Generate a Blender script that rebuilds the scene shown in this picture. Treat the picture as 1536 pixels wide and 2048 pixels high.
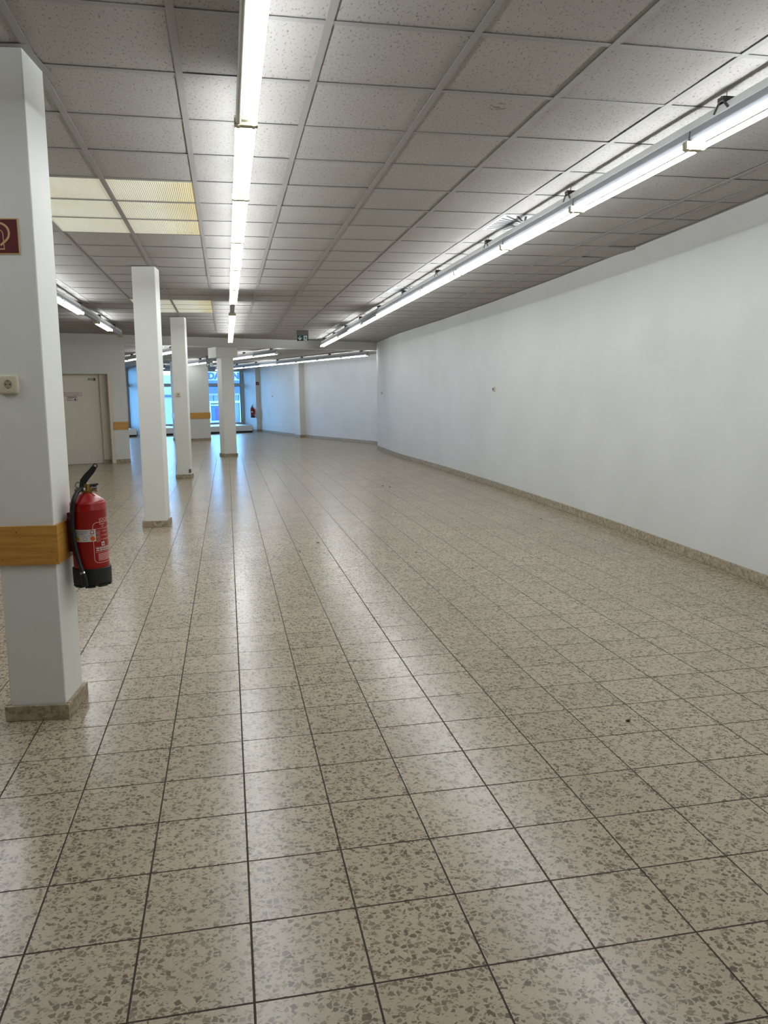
import bpy, bmesh, math, random
from mathutils import Vector, Matrix

random.seed(7)
for o in list(bpy.data.objects):
    bpy.data.objects.remove(o)
sc = bpy.context.scene
col = sc.collection

# ------------------------------------------------------------------ camera
CAM_H = 1.4695
YAW, PITCH, ROLL = 0.1959, -0.1485, -0.0122
FPX = 1556.46
def cam_axes():
    cy, sy, cp, sp = math.cos(YAW), math.sin(YAW), math.cos(PITCH), math.sin(PITCH)
    f = Vector((sy * cp, cy * cp, sp)); r = Vector((cy, -sy, 0)); u = r.cross(f)
    cr, sr = math.cos(ROLL), math.sin(ROLL)
    return cr * r + sr * u, -sr * r + cr * u, f
RV, UV, FV = cam_axes()
cam_d = bpy.data.cameras.new('camera')
cam = bpy.data.objects.new('camera', cam_d)
col.objects.link(cam)
cam_d.sensor_fit = 'VERTICAL'
cam_d.sensor_height = 36.0
cam_d.lens = 36.0 * FPX / 2048.0
cam_d.clip_start = 0.05
cam_d.clip_end = 300
m = Matrix((RV, UV, -FV)).transposed().to_4x4()
m.translation = (0, 0, CAM_H)
cam.matrix_world = m
sc.camera = cam

# ------------------------------------------------------------------ world + exposure
world = bpy.data.worlds.new('overcast_sky')
sc.world = world
world.use_nodes = True
bg = world.node_tree.nodes['Background']
bg.inputs[0].default_value = (0.20, 0.52, 1.0, 1)
bg.inputs[1].default_value = 21.0
TUBE_EMIT = 32.0
FIELD_EMIT = 0.30
vs = sc.view_settings
vs.view_transform = 'Standard'
vs.look = 'None'
vs.exposure = 0.08
vs.gamma = 1.0
vs.use_curve_mapping = False
sc.cycles.max_bounces = 8
sc.cycles.diffuse_bounces = 4
sc.cycles.glossy_bounces = 3
sc.cycles.adaptive_threshold = 0.035
sc.cycles.transparent_max_bounces = 8
sc.cycles.caustics_reflective = False
sc.cycles.caustics_refractive = False
sc.cycles.sample_clamp_indirect = 2.5
sc.cycles.sample_clamp_direct = 14.0

# ------------------------------------------------------------------ materials
def lin(r, g, b):
    def c(v):
        v /= 255.0
        return v / 12.92 if v <= 0.04045 else ((v + 0.055) / 1.055) ** 2.4
    return (c(r), c(g), c(b), 1)

class NT:
    def __init__(self, name):
        self.m = bpy.data.materials.new(name); self.m.use_nodes = True
        self.t = self.m.node_tree; self.n = self.t.nodes; self.l = self.t.links
        self.p = self.n['Principled BSDF']
    def node(self, kind, **kw):
        nd = self.n.new(kind)
        for k, v in kw.items(): setattr(nd, k, v)
        return nd
    def link(self, a, b): self.l.new(a, b)
    def val(self, sock, v):
        if isinstance(v, bpy.types.NodeSocket): self.l.new(v, sock)
        else: sock.default_value = v
    def math(self, op, a, b=0.0, c=None, clamp=False):
        nd = self.node('ShaderNodeMath', operation=op); nd.use_clamp = clamp
        self.val(nd.inputs[0], a); self.val(nd.inputs[1], b)
        if c is not None: self.val(nd.inputs[2], c)
        return nd.outputs[0]
    def vmath(self, op, a, b):
        nd = self.node('ShaderNodeVectorMath', operation=op)
        self.val(nd.inputs[0], a); self.val(nd.inputs[1], b)
        return nd.outputs[0]
    def mix(self, f, a, b):
        nd = self.node('ShaderNodeMix', data_type='RGBA')
        self.val(nd.inputs[0], f); self.val(nd.inputs[6], a); self.val(nd.inputs[7], b)
        return nd.outputs[2]
    def ramp(self, v, lo, hi):
        nd = self.node('ShaderNodeMapRange'); nd.clamp = True
        self.val(nd.inputs[0], v); nd.inputs[1].default_value = lo; nd.inputs[2].default_value = hi
        return nd.outputs[0]
    def noise(self, vec, scale, detail=2.0, rough=0.5):
        nd = self.node('ShaderNodeTexNoise')
        self.val(nd.inputs['Vector'], vec); nd.inputs['Scale'].default_value = scale
        nd.inputs['Detail'].default_value = detail; nd.inputs['Roughness'].default_value = rough
        return nd.outputs
    def voro(self, vec, scale, feature='F1', dim='2D'):
        nd = self.node('ShaderNodeTexVoronoi', feature=feature, voronoi_dimensions=dim)
        self.val(nd.inputs['Vector'], vec); nd.inputs['Scale'].default_value = scale
        return nd.outputs
    def pos(self): return self.node('ShaderNodeNewGeometry').outputs['Position']
    def obj(self): return self.node('ShaderNodeTexCoord').outputs['Object']
    def bump(self, h, strength, dist):
        nd = self.node('ShaderNodeBump')
        nd.inputs['Strength'].default_value = strength; nd.inputs['Distance'].default_value = dist
        self.val(nd.inputs['Height'], h)
        self.l.new(nd.outputs[0], self.p.inputs['Normal'])

def plain(name, rgb, rough=0.5, metal=0.0, spec=0.5):
    t = NT(name)
    t.p.inputs['Base Color'].default_value = lin(*rgb)
    t.p.inputs['Roughness'].default_value = rough
    t.p.inputs['Metallic'].default_value = metal
    t.p.inputs['Specular IOR Level'].default_value = spec
    # faint tonal unevenness so nothing is dead flat
    n = t.noise(t.pos(), 9.0, 3.0)[0]
    c = lin(*rgb)
    t.link(t.mix(n, tuple(x * 0.94 for x in c[:3]) + (1,), tuple(min(1, x * 1.05) for x in c[:3]) + (1,)), t.p.inputs['Base Color'])
    return t.m

def emit(name, rgb, strength):
    t = NT(name)
    t.p.inputs['Base Color'].default_value = (0.9, 0.9, 0.9, 1)
    t.p.inputs['Emission Color'].default_value = rgb + (1,)
    t.p.inputs['Emission Strength'].default_value = strength
    return t.m

def make_wall(name='white_wall_paint', c0=(206, 206, 201), c1=(214, 214, 210)):
    t = NT(name)
    p = t.pos()
    n = t.noise(p, 1.3, 4.0)[0]
    f = t.noise(p, 55.0, 3.0)[0]
    v = t.voro(p, 2.1, 'F1', '3D')[0]
    scuff = t.math('LESS_THAN', v, 0.011)
    c = t.mix(t.ramp(n, 0.3, 0.7), lin(*c0), lin(*c1))
    t.link(t.mix(t.math('MULTIPLY', scuff, 0.45), c, lin(120, 115, 105)), t.p.inputs['Base Color'])
    t.p.inputs['Roughness'].default_value = 0.62
    t.p.inputs['Specular IOR Level'].default_value = 0.35
    t.bump(f, 0.12, 0.002)
    return t.m

def make_tile():
    t = NT('terrazzo_tile')
    p = t.pos()
    warp = t.node('ShaderNodeVectorMath', operation='SCALE')
    nz = t.noise(p, 60.0, 2.0)[1]
    t.link(t.vmath('SUBTRACT', nz, (0.5, 0.5, 0.5)), warp.inputs[0]); warp.inputs['Scale'].default_value = 0.014
    q = t.vmath('ADD', p, warp.outputs[0])
    mapx = t.node('ShaderNodeMapping'); mapx.inputs['Scale'].default_value = (0.8, 1.15, 1); mapx.inputs['Rotation'].default_value = (0, 0, 0.5)
    t.link(q, mapx.inputs[0]); q2 = mapx.outputs[0]
    def chips(vec, scale, thr, edge):
        cid = t.voro(vec, scale)['Color']
        d = t.voro(vec, scale, 'DISTANCE_TO_EDGE')[0]
        sep = t.node('ShaderNodeSeparateColor'); t.link(cid, sep.inputs[0])
        on = t.math('GREATER_THAN', sep.outputs[0], thr)
        e = t.math('ADD', t.math('MULTIPLY', sep.outputs[1], 0.16), edge)
        ins = t.ramp(t.math('SUBTRACT', d, e), 0.0, 0.05)
        return t.math('MULTIPLY', on, ins), sep.outputs[2]
    m1, r1 = chips(q, 58.0, 0.62, 0.05)
    m2, r2 = chips(q2, 112.0, 0.66, 0.04)
    m3 = t.ramp(t.noise(q2, 170.0, 1.0)[0], 0.56, 0.60)
    # tile index -> per-tile shade
    fl = t.node('ShaderNodeVectorMath', operation='FLOOR')
    t.link(t.vmath('MULTIPLY', t.vmath('SUBTRACT', p, (0.007, 1.743, 0)), (1 / 0.3, 1 / 0.3, 0)), fl.inputs[0])
    wn = t.node('ShaderNodeTexWhiteNoise', noise_dimensions='2D'); t.link(fl.outputs[0], wn.inputs['Vector'])
    base = t.mix(t.noise(p, 28.0, 3.0)[0], lin(170, 156, 133), lin(185, 171, 148))
    base = t.mix(t.math('MULTIPLY', m3, 0.32), base, lin(140, 126, 103))
    base = t.mix(t.math('MULTIPLY', m2, 0.85), base, t.mix(r2, lin(90, 75, 59), lin(142, 127, 104)))
    base = t.mix(t.math('MULTIPLY', m1, 0.9), base, t.mix(r1, lin(82, 69, 56), lin(134, 119, 98)))
    dirt = t.ramp(t.noise(p, 0.9, 5.0, 0.65)[0], 0.42, 0.75)
    dirt2 = t.ramp(t.noise(p, 6.0, 4.0, 0.6)[0], 0.6, 0.8)
    shade = t.math('SUBTRACT', t.math('ADD', 0.92, t.math('MULTIPLY', wn.outputs[0], 0.09)), t.math('MULTIPLY', dirt, 0.10))
    shade = t.math('SUBTRACT', shade, t.math('MULTIPLY', dirt2, 0.05))
    g = t.node('ShaderNodeCombineColor')
    for i in range(3): t.link(shade, g.inputs[i])
    mul = t.node('ShaderNodeMix', data_type='RGBA', blend_type='MULTIPLY'); mul.inputs[0].default_value = 1
    t.link(base, mul.inputs[6]); t.link(g.outputs[0], mul.inputs[7])
    t.link(mul.outputs[2], t.p.inputs['Base Color'])
    rr = t.math('ADD', 0.205, t.math('MULTIPLY', t.noise(p, 1.6, 2.0)[0], 0.06))
    rr = t.math('ADD', rr, t.math('MULTIPLY', dirt, 0.02))
    t.link(rr, t.p.inputs['Roughness'])
    t.p.inputs['Specular IOR Level'].default_value = 0.5
    return t.m

def make_ceiling_panel():
    t = NT('fissured_ceiling_panel')
    p = t.pos()
    mp = t.node('ShaderNodeMapping'); mp.inputs['Scale'].default_value = (1.0, 0.48, 1.0)
    t.link(p, mp.inputs[0])
    n1 = t.noise(mp.outputs[0], 92.0, 3.0, 0.6)[0]
    n2 = t.noise(p, 120.0, 2.0)[0]
    hole = t.ramp(n1, 0.60, 0.64)
    pin = t.ramp(n2, 0.64, 0.70)
    soil = t.ramp(t.noise(p, 1.1, 4.0, 0.6)[0], 0.35, 0.75)
    # old water stain with its own outline
    dx = t.vmath('SUBTRACT', p, (1.40, 4.02, 2.915))
    ln = t.node('ShaderNodeVectorMath', operation='LENGTH'); t.link(dx, ln.inputs[0])
    st = t.math('MULTIPLY', t.math('LESS_THAN', ln.outputs['Value'], 0.06), t.ramp(t.noise(p, 38.0, 3.0)[0], 0.50, 0.56))
    c = t.mix(soil, lin(173, 170, 165), lin(164, 160, 155))
    c = t.mix(t.math('MULTIPLY', pin, 0.35), c, lin(140, 134, 126))
    c = t.mix(t.math('MULTIPLY', hole, 0.62), c, lin(92, 86, 78))
    c = t.mix(t.math('MULTIPLY', st, 0.8), c, lin(120, 105, 80))
    t.link(c, t.p.inputs['Base Color'])
    t.p.inputs['Roughness'].default_value = 0.85
    t.p.inputs['Specular IOR Level'].default_value = 0.15
    t.bump(t.math('SUBTRACT', 1.0, hole), 0.35, 0.003)
    return t.m

def make_stone():
    t = NT('skirting_stone')
    p = t.pos()
    n = t.noise(p, 26.0, 5.0, 0.6)[0]
    v = t.voro(p, 60.0, 'F1', '3D')['Color']
    sep = t.node('ShaderNodeSeparateColor'); t.link(v, sep.inputs[0])
    c = t.mix(t.ramp(n, 0.3, 0.7), lin(128, 114, 92), lin(182, 168, 142))
    c = t.mix(t.math('MULTIPLY', t.math('GREATER_THAN', sep.outputs[0], 0.78), 0.5), c, lin(104, 90, 72))
    t.link(c, t.p.inputs['Base Color'])
    t.p.inputs['Roughness'].default_value = 0.6
    return t.m

def make_wood():
    t = NT('oiled_beech_board')
    p = t.pos()
    mp = t.node('ShaderNodeMapping'); mp.inputs['Scale'].default_value = (2.0, 2.0, 30.0)
    t.link(p, mp.inputs[0])
    n = t.noise(mp.outputs[0], 2.2, 5.0, 0.6)[0]
    k = t.noise(p, 60.0, 2.0)[0]
    c = t.mix(t.ramp(n, 0.3, 0.7), lin(172, 122, 50), lin(206, 154, 76))
    c = t.mix(t.math('MULTIPLY', t.ramp(k, 0.70, 0.74), 0.6), c, lin(88, 58, 26))
    t.link(c, t.p.inputs['Base Color'])
    t.p.inputs['Roughness'].default_value = 0.42
    return t.m

def make_glass():
    t = NT('window_glass')
    out = t.n['Material Output']
    tr = t.node('ShaderNodeBsdfTransparent'); tr.inputs[0].default_value = (0.93, 0.96, 0.97, 1)
    gl = t.node('ShaderNodeBsdfGlossy'); gl.inputs['Roughness'].default_value = 0.02
    fr = t.node('ShaderNodeFresnel'); fr.inputs[0].default_value = 1.45
    mx = t.node('ShaderNodeMixShader')
    t.link(fr.outputs[0], mx.inputs[0]); t.link(tr.outputs[0], mx.inputs[1]); t.link(gl.outputs[0], mx.inputs[2])
    t.link(mx.outputs[0], out.inputs['Surface'])
    return t.m

def make_field():
    t = NT('yellowed_light_diffuser')
    p = t.pos()
    o = t.obj()
    sep = t.node('ShaderNodeSeparateXYZ'); t.link(p, sep.inputs[0])
    # yellowing creeps in from the edge of the field beside the runner
    e = t.ramp(t.math('ADD', sep.outputs[0], t.math('MULTIPLY', t.noise(p, 2.0, 3.0)[0], 0.16)), -0.40, -0.04)
    n = t.noise(p, 3.0, 4.0)[0]
    c = t.mix(t.ramp(n, 0.3, 0.7), lin(232, 233, 218), lin(222, 220, 196))
    c = t.mix(e, c, lin(190, 172, 116))
    t.link(c, t.p.inputs['Base Color'])
    t.link(c, t.p.inputs['Emission Color'])
    t.p.inputs['Emission Strength'].default_value = FIELD_EMIT
    t.p.inputs['Roughness'].default_value = 0.4
    return t.m

M = {}
M['wall'] = make_wall()
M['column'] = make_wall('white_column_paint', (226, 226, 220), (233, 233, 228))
M['tile'] = make_tile()
M['panel'] = make_ceiling_panel()
M['stone'] = make_stone()
M['wood'] = make_wood()
M['glass'] = make_glass()
M['field'] = make_field()
M['grout'] = plain('dark_grout', (58, 50, 43), 0.95)
M['tbar'] = plain('ceiling_bar_paint', (150, 148, 144), 0.6)
M['plenum'] = plain('plenum_board', (120, 116, 110), 0.9)
M['white_metal'] = plain('white_enamel', (226, 228, 228), 0.35)
M['batten'] = plain('grey_white_batten_enamel', (150, 153, 158), 0.4)
M['rail'] = plain('rail_enamel', (205, 205, 203), 0.45)
M['holder'] = plain('beige_lampholder', (206, 200, 172), 0.5)
M['tube'] = emit('lit_fluorescent_tube', (0.92, 0.97, 1.0), TUBE_EMIT)
M['dead_tube'] = plain('unlit_tube_glass', (206, 206, 200), 0.25)
M['black'] = plain('black_plastic', (28, 28, 28), 0.45)
M['rubber'] = plain('black_rubber', (22, 24, 25), 0.55)
M['red'] = plain('red_enamel', (150, 14, 12), 0.28)
M['dark_red'] = plain('dark_red_bracket', (92, 10, 14), 0.4)
M['brass'] = plain('dull_brass', (140, 118, 62), 0.35, 0.9)
M['chrome'] = plain('chrome_steel', (190, 190, 190), 0.2, 1.0)
M['print'] = plain('pale_print', (226, 176, 168), 0.6)
M['sticker'] = plain('white_sticker', (205, 203, 200), 0.5)
M['ink'] = plain('grey_ink', (92, 98, 108), 0.6)
M['orange'] = plain('orange_seal', (216, 88, 20), 0.5)
M['yellow'] = plain('yellow_seal', (206, 150, 24), 0.5)
M['sign_red'] = plain('sign_red', (88, 12, 20), 0.5)
M['sign_cream'] = plain('sign_cream', (206, 172, 120), 0.45)
M['sign_green'] = plain('exit_green', (6, 62, 60), 0.35)
M['sign_white'] = plain('sign_white', (214, 226, 226), 0.4)
M['sign_grey'] = plain('sign_housing_grey', (92, 90, 86), 0.5)
M['socket'] = plain('ivory_plastic', (214, 206, 180), 0.4)
M['socket_well'] = plain('ivory_plastic_shaded', (166, 156, 132), 0.5)  # same ivory darkened, painting shade into the nearly flush well
M['door'] = plain('beige_door_paint', (214, 206, 190), 0.45)
M['door_trim'] = plain('beige_frame_paint', (208, 200, 180), 0.45)
M['frame'] = plain('white_window_frame', (214, 220, 226), 0.4)
M['gasket'] = plain('dark_gasket', (40, 46, 60), 0.6)
M['steel'] = plain('grey_steel', (120, 118, 114), 0.4, 0.6)
M['crumb'] = plain('dark_crumb', (34, 28, 24), 0.9)
M['text_red'] = plain('red_lettering', (150, 40, 44), 0.6)
M['pave'] = plain('street_paving', (96, 96, 96), 0.9)
M['ext_wall'] = plain('pale_render', (128, 128, 126), 0.9)
M['slate'] = plain('slate_cladding', (58, 63, 74), 0.8)
M['ext_white'] = plain('white_shop_frame', (150, 152, 152), 0.5)
M['ext_glass'] = plain('dark_shop_glass', (56, 72, 86), 0.15)
M['blue'] = plain('blue_letters', (2, 34, 84), 0.5)
M['poster_blue'] = plain('poster_blue', (34, 62, 128), 0.6)
M['poster_violet'] = plain('poster_violet', (60, 34, 120), 0.6)
M['poster_green'] = plain('poster_green', (60, 100, 74), 0.6)

# ------------------------------------------------------------------ mesh builder
class MB:
    def __init__(self): self.v = []; self.f = []; self.mi = []
    def add(self, vs, fs, mat=None, idx=0):
        b = len(self.v)
        for p in vs:
            p = Vector(p)
            self.v.append(tuple(mat @ p) if mat is not None else tuple(p))
        for f in fs:
            self.f.append(tuple(b + i for i in f)); self.mi.append(idx)
        return self
    def box(self, x0, x1, y0, y1, z0, z1, mat=None):
        vs = [(x0, y0, z0), (x1, y0, z0), (x1, y1, z0), (x0, y1, z0), (x0, y0, z1), (x1, y0, z1), (x1, y1, z1), (x0, y1, z1)]
        fs = [(0, 3, 2, 1), (4, 5, 6, 7), (0, 1, 5, 4), (1, 2, 6, 5), (2, 3, 7, 6), (3, 0, 4, 7)]
        return self.add(vs, fs, mat)
    def bbox(self, x0, x1, y0, y1, z0, z1, b=0.003, mat=None):
        """box with chamfered vertical and horizontal edges"""
        bm = bmesh.new()
        bmesh.ops.create_cube(bm, size=1)
        for v in bm.verts:
            v.co = Vector(((x0 + x1) / 2 + v.co.x * (x1 - x0), (y0 + y1) / 2 + v.co.y * (y1 - y0), (z0 + z1) / 2 + v.co.z * (z1 - z0)))
        bmesh.ops.bevel(bm, geom=bm.edges[:], offset=b, segments=2, affect='EDGES', profile=0.5)
        bm.verts.index_update()
        self.add([v.co for v in bm.verts], [[v.index for v in f.verts] for f in bm.faces], mat)
        bm.free()
        return self
    def prism(self, poly, z0, z1, mat=None):
        n = len(poly)
        a = sum(poly[i][0] * poly[(i + 1) % n][1] - poly[(i + 1) % n][0] * poly[i][1] for i in range(n))
        if a < 0: poly = poly[::-1]
        vs = [(x, y, z0) for x, y in poly] + [(x, y, z1) for x, y in poly]
        fs = [tuple(range(n))[::-1], tuple(range(n, 2 * n))] + [(i, (i + 1) % n, n + (i + 1) % n, n + i) for i in range(n)]
        return self.add(vs, fs, mat)
    def lathe(self, prof, seg=24, mat=None, cap=True):
        vs = []; fs = []; n = len(prof)
        for k in range(seg):
            a = 2 * math.pi * k / seg
            vs += [(r * math.cos(a), r * math.sin(a), z) for r, z in prof]
        for k in range(seg):
            k2 = (k + 1) % seg
            for i in range(n - 1):
                fs.append((k * n + i, k2 * n + i, k2 * n + i + 1, k * n + i + 1))
        if cap:
            fs.append(tuple(k * n for k in range(seg))[::-1])
            fs.append(tuple(k * n + n - 1 for k in range(seg)))
        return self.add(vs, fs, mat)
    def tube(self, pts, r, seg=10, closed=False, mat=None):
        pts = [Vector(p) for p in pts]; n = len(pts); vs = []; fs = []
        up = None
        for i, p in enumerate(pts):
            if closed: d = (pts[(i + 1) % n] - pts[i - 1]).normalized()
            else: d = (pts[min(i + 1, n - 1)] - pts[max(i - 1, 0)]).normalized()
            if up is None:
                up = Vector((0, 0, 1)) if abs(d.z) < 0.9 else Vector((1, 0, 0))
            s = d.cross(up).normalized(); up = s.cross(d).normalized()
            rr = r[i] if isinstance(r, (list, tuple)) else r
            for k in range(seg):
                a = 2 * math.pi * k / seg
                vs.append(p + rr * (math.cos(a) * s + math.sin(a) * up))
        rng = n if closed else n - 1
        for i in range(rng):
            j = (i + 1) % n
            for k in range(seg):
                k2 = (k + 1) % seg
                fs.append((i * seg + k, i * seg + k2, j * seg + k2, j * seg + k))
        if not closed:
            fs.append(tuple(range(seg))[::-1]); fs.append(tuple((n - 1) * seg + k for k in range(seg)))
        return self.add(vs, fs, mat)
    def mesh(self, name, mat, smooth=None):
        me = bpy.data.meshes.new(name)
        me.from_pydata(self.v, [], self.f)
        me.update()
        if mat is not None: me.materials.append(mat)
        if smooth:
            me.shade_smooth(); me.set_sharp_from_angle(angle=math.radians(smooth))
        return me
    def build(self, name, mat, parent=None, smooth=None, mw=None):
        return place(name, self.mesh(name, mat, smooth), parent, mw)

def place(name, me, parent=None, mw=None):
    o = bpy.data.objects.new(name, me); col.objects.link(o)
    if parent is not None: o.parent = parent
    if mw is not None: o.matrix_local = mw
    return o

def tag(o, label, cat, group=None):
    o['label'] = label; o['category'] = cat
    if group: o['group'] = group
    return o
def struct(o, label=None):
    o['kind'] = 'structure'
    if label: o['label'] = label
    return o
def empty(name, loc, rz=0.0):
    o = bpy.data.objects.new(name, None); col.objects.link(o)
    o.empty_display_size = 0.1
    o.location = loc; o.rotation_euler = (0, 0, rz)
    return o
def frame_mat(origin, xdir):
    """local frame: x along xdir (2D), y = left normal, z up"""
    x = Vector((xdir[0], xdir[1], 0)).normalized(); y = Vector((-x.y, x.x, 0)); z = Vector((0, 0, 1))
    mt = Matrix((x, y, z)).transposed().to_4x4(); mt.translation = Vector(origin)
    return mt
def text_mesh(s, size, depth=0.0004, align='CENTER', fat=0.0):
    cu = bpy.data.curves.new('lettering', 'FONT'); cu.body = s; cu.size = size; cu.extrude = depth; cu.offset = fat
    cu.align_x = align; cu.resolution_u = 3
    o = bpy.data.objects.new('lettering', cu); col.objects.link(o)
    dg = bpy.context.evaluated_depsgraph_get()
    me = bpy.data.meshes.new_from_object(o.evaluated_get(dg))
    bpy.data.objects.remove(o); bpy.data.curves.remove(cu)
    return me
ORD = [
    'first', 'second', 'third', 'fourth', 'fifth', 'sixth', 'seventh', 'eighth', 'ninth', 'tenth', 'eleventh', 'twelfth', 'thirteenth', 'fourteenth', 'fifteenth', 'sixteenth', 'seventeenth']

def project(p):
    d = Vector(p) - Vector((0, 0, CAM_H)); z = d.dot(FV)
    if z < 0.05: return None
    return 768 + FPX * d.dot(RV) / z, 1024 - FPX * d.dot(UV) / z
def seen_area(pts):
    q = [project(p) for p in pts]
    if any(x is None for x in q): return 0
    if not any(0 <= a <= 1536 and 0 <= b <= 2048 for a, b in q): return 0
    n = len(q)
    return abs(sum(q[i][0] * q[(i + 1) % n][1] - q[(i + 1) % n][0] * q[i][1] for i in range(n))) / 2

# ------------------------------------------------------------------ plan
H = 2.909            # near suspended ceiling
HF = 2.72            # far ceiling
BEAM_Z = 2.70
LB0, LB1 = Vector((-2.25, 18.95)), Vector((4.12, 21.42))    # line of the ceiling beam
LBD = (LB1 - LB0).normalized()
LBN = Vector((-LBD.y, LBD.x))                               # towards the far room
FAC0 = Vector((1.42, 34.1)); FACD = Vector((-0.9338, -0.3579)); FACN = Vector((-0.3579, 0.9338))
RIGHT = [(3.90, -6.3), (3.93, 3.0), (3.97, 5.1), (4.03, 6.2), (4.09, 7.6), (4.14, 9.5), (4.17, 12.0), (4.14, 15.0), (4.03, 18.2), (4.10, 21.45)]
FARW = [(5.10, 21.72), (4.42, 23.72), (2.80, 28.55), (2.10, 31.2), (1.40, 34.15), (0.74, 35.88)]
BACK_Y = -6.2
LEFT_X = -5.5

def side_line(p, shift=0.0):
    return (Vector(p) - LB0).dot(LBN) - shift
def clip_poly(poly, fn):
    out = []
    n = len(poly)
    for i in range(n):
        a, b = poly[i], poly[(i + 1) % n]; fa, fb = fn(a), fn(b)
        if fa <= 0: out.append(a)
        if (fa < 0) != (fb < 0) and fa != fb:
            t = fa / (fa - fb); out.append((a[0] + (b[0] - a[0]) * t, a[1] + (b[1] - a[1]) * t))
    return out

# ------------------------------------------------------------------ floor
mb = MB()
mb.prism([(-5.9, BACK_Y - .3), (5.6, BACK_Y - .3), (5.6, 36), (-9.5, 36), (-9.5, 17)], -0.12, -0.0006)
floor = struct(mb.build('floor', M['grout']), 'worn terrazzo tile floor with dark joints across the empty hall')
T, GAP = 0.30, 0.0058
FX, FY = 0.0069, 1.7434
def tile_geo(mbx, poly, tilt):
    c = [sum(p[k] for p in poly) / len(poly) for k in (0, 1)]
    n = len(poly)
    def ins(p, d):
        v = Vector((p[0] - c[0], p[1] - c[1])); l = max(v.length, 1e-6)
        v = v * max(0, (l - d) / l); return (c[0] + v.x, c[1] + v.y)
    def zt(p): return tilt[0] * (p[0] - c[0]) + tilt[1] * (p[1] - c[1])
    a = [ins(p, GAP * .707) for p in poly]; b = [ins(p, GAP * .707 + 0.0014) for p in poly]
    vs = [(x, y, -0.003) for x, y in a] + [(x, y, -0.0003 + zt((x, y))) for x, y in a] + [(x, y, zt((x, y))) for x, y in b]
    fs = [(i, (i + 1) % n, n + (i + 1) % n, n + i) for i in range(n)] + [(n + i, n + (i + 1) % n, 2 * n + (i + 1) % n, 2 * n + i) for i in range(n)] + [tuple(range(2 * n, 3 * n))]
    mbx.add(vs, fs)
def rtilt(s=0.00045): return (random.gauss(0, s), random.gauss(0, s))
tiles = []
for i in range(-19, 15):
    for j in range(-27, 66):
        x0, y0 = FX + i * T, FY + j * T
        if x0 > 4.2 or y0 + T < BACK_Y: continue
        sq = [(x0, y0), (x0 + T, y0), (x0 + T, y0 + T), (x0, y0 + T)]
        pl = clip_poly(sq, lambda p: side_line(p, -0.28))
        if len(pl) < 3: continue
        tiles.append((seen_area([(p[0], p[1], 0) for p in sq]) if len(pl) == 4 and pl == sq else 0, sq if pl == sq else pl, pl == sq))
tiles.sort(key=lambda t: -t[0])
tm = MB(); tile_geo(tm, [(-T / 2, -T / 2), (T / 2, -T / 2), (T / 2, T / 2), (-T / 2, T / 2)], (0, 0))
tile_me = tm.mesh('floor_tile', M['tile'])
rest = MB()
for k, (a, pl, whole) in enumerate(tiles):
    if k < 290 and whole and a > 0:
        tl = rtilt()
        o = place('floor_tile', tile_me, floor)
        o.location = (pl[0][0] + T / 2, pl[0][1] + T / 2, 0)
        o.rotation_euler = (tl[1], -tl[0], 0)
    else:
        tile_geo(rest, pl, rtilt())
# far room: grid turned with that wing of the building
ang = math.atan2(LBD.y, LBD.x)
ca, sa = math.cos(ang), math.sin(ang)
for i in range(-32, 20):
    for j in range(-5, 54):
        x0, y0 = i * T, j * T
        sq = [(LB0.x + ca * x - sa * y, LB0.y + sa * x + ca * y) for x, y in ((x0 + 3, y0), (x0 + T + 3, y0), (x0 + T + 3, y0 + T), (x0 + 3, y0 + T))]
        pl = clip_poly(sq, lambda p: -side_line(p, -0.28))
        if len(pl) < 3: continue
        c = Vector((sum(p[0] for p in pl) / len(pl), sum(p[1] for p in pl) / len(pl)))
        if (c - FAC0).dot(FACN) > 1.95 or c.x > 5.8 or c.x < -9.2: continue
        tile_geo(rest, pl, rtilt())
r = rest.build('floor_tile_field', M['tile'], floor); r['kind'] = 'stuff'

# ------------------------------------------------------------------ walls
def wall_strip(name, pts, z0, z1, thick, side=1, mat='wall'):
    """polyline wall, thickness to the right of travel (side=1) or left (-1)"""
    P = [Vector(p) for p in pts]; off = []
    for i in range(len(P)):
        d = (P[min(i + 1, len(P) - 1)] - P[max(i - 1, 0)]).normalized()
        off.append(P[i] + Vector((d.y, -d.x)) * thick * side)
    m_ = MB()
    for i in range(len(P) - 1):
        m_.prism([tuple(P[i]), tuple(P[i + 1]), tuple(off[i + 1]), tuple(off[i])], z0, z1)
    return m_.build(name, M[mat])
struct(wall_strip('wall_right', RIGHT, -0.05, 3.1, 0.22), 'long white plastered wall running down the right side of the hall')
# end of the right wall returns outwards to the far room's wall
struct(wall_strip('wall_return', [(4.20, 21.47), (5.8, 22.06)], -0.05, 3.1, 0.2), 'short return wall behind the end of the long right wall')
struct(wall_strip('wall_far_right', FARW, -0.05, 3.0, 0.22), 'far white wall lit blue by the shop windows')
struct(wall_strip('wall_back', [(-5.7, BACK_Y), (4.2, BACK_Y)], -0.05, 3.1, 0.2), 'white wall closing the hall behind the viewer')
struct(wall_strip('wall_left', [(LEFT_X, BACK_Y - .1), (LEFT_X, 18.0)], -0.05, 3.1, 0.2, -1), 'white wall on the left side of the hall')

# wall with the door: front plane along WD, opening recessed
WD0, WD1 = Vector((-5.6, 17.72)), Vector((-2.62, 18.80))
wdir = (WD1 - WD0).normalized(); wm = frame_mat((WD1.x, WD1.y, 0), wdir)      # local x<0 runs left from the corner, y>0 goes behind
DH = 2.03
mb = MB()
mb.box(-3.3, -1.14, 0.0, 0.24, -.05, 3.1, wm)
mb.box(-1.14, 0.0, 0.0, 0.24, DH, 3.1, wm)
struct(mb.build('wall_door', M['wall']), 'white wall around the recessed beige door at the far left')
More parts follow.
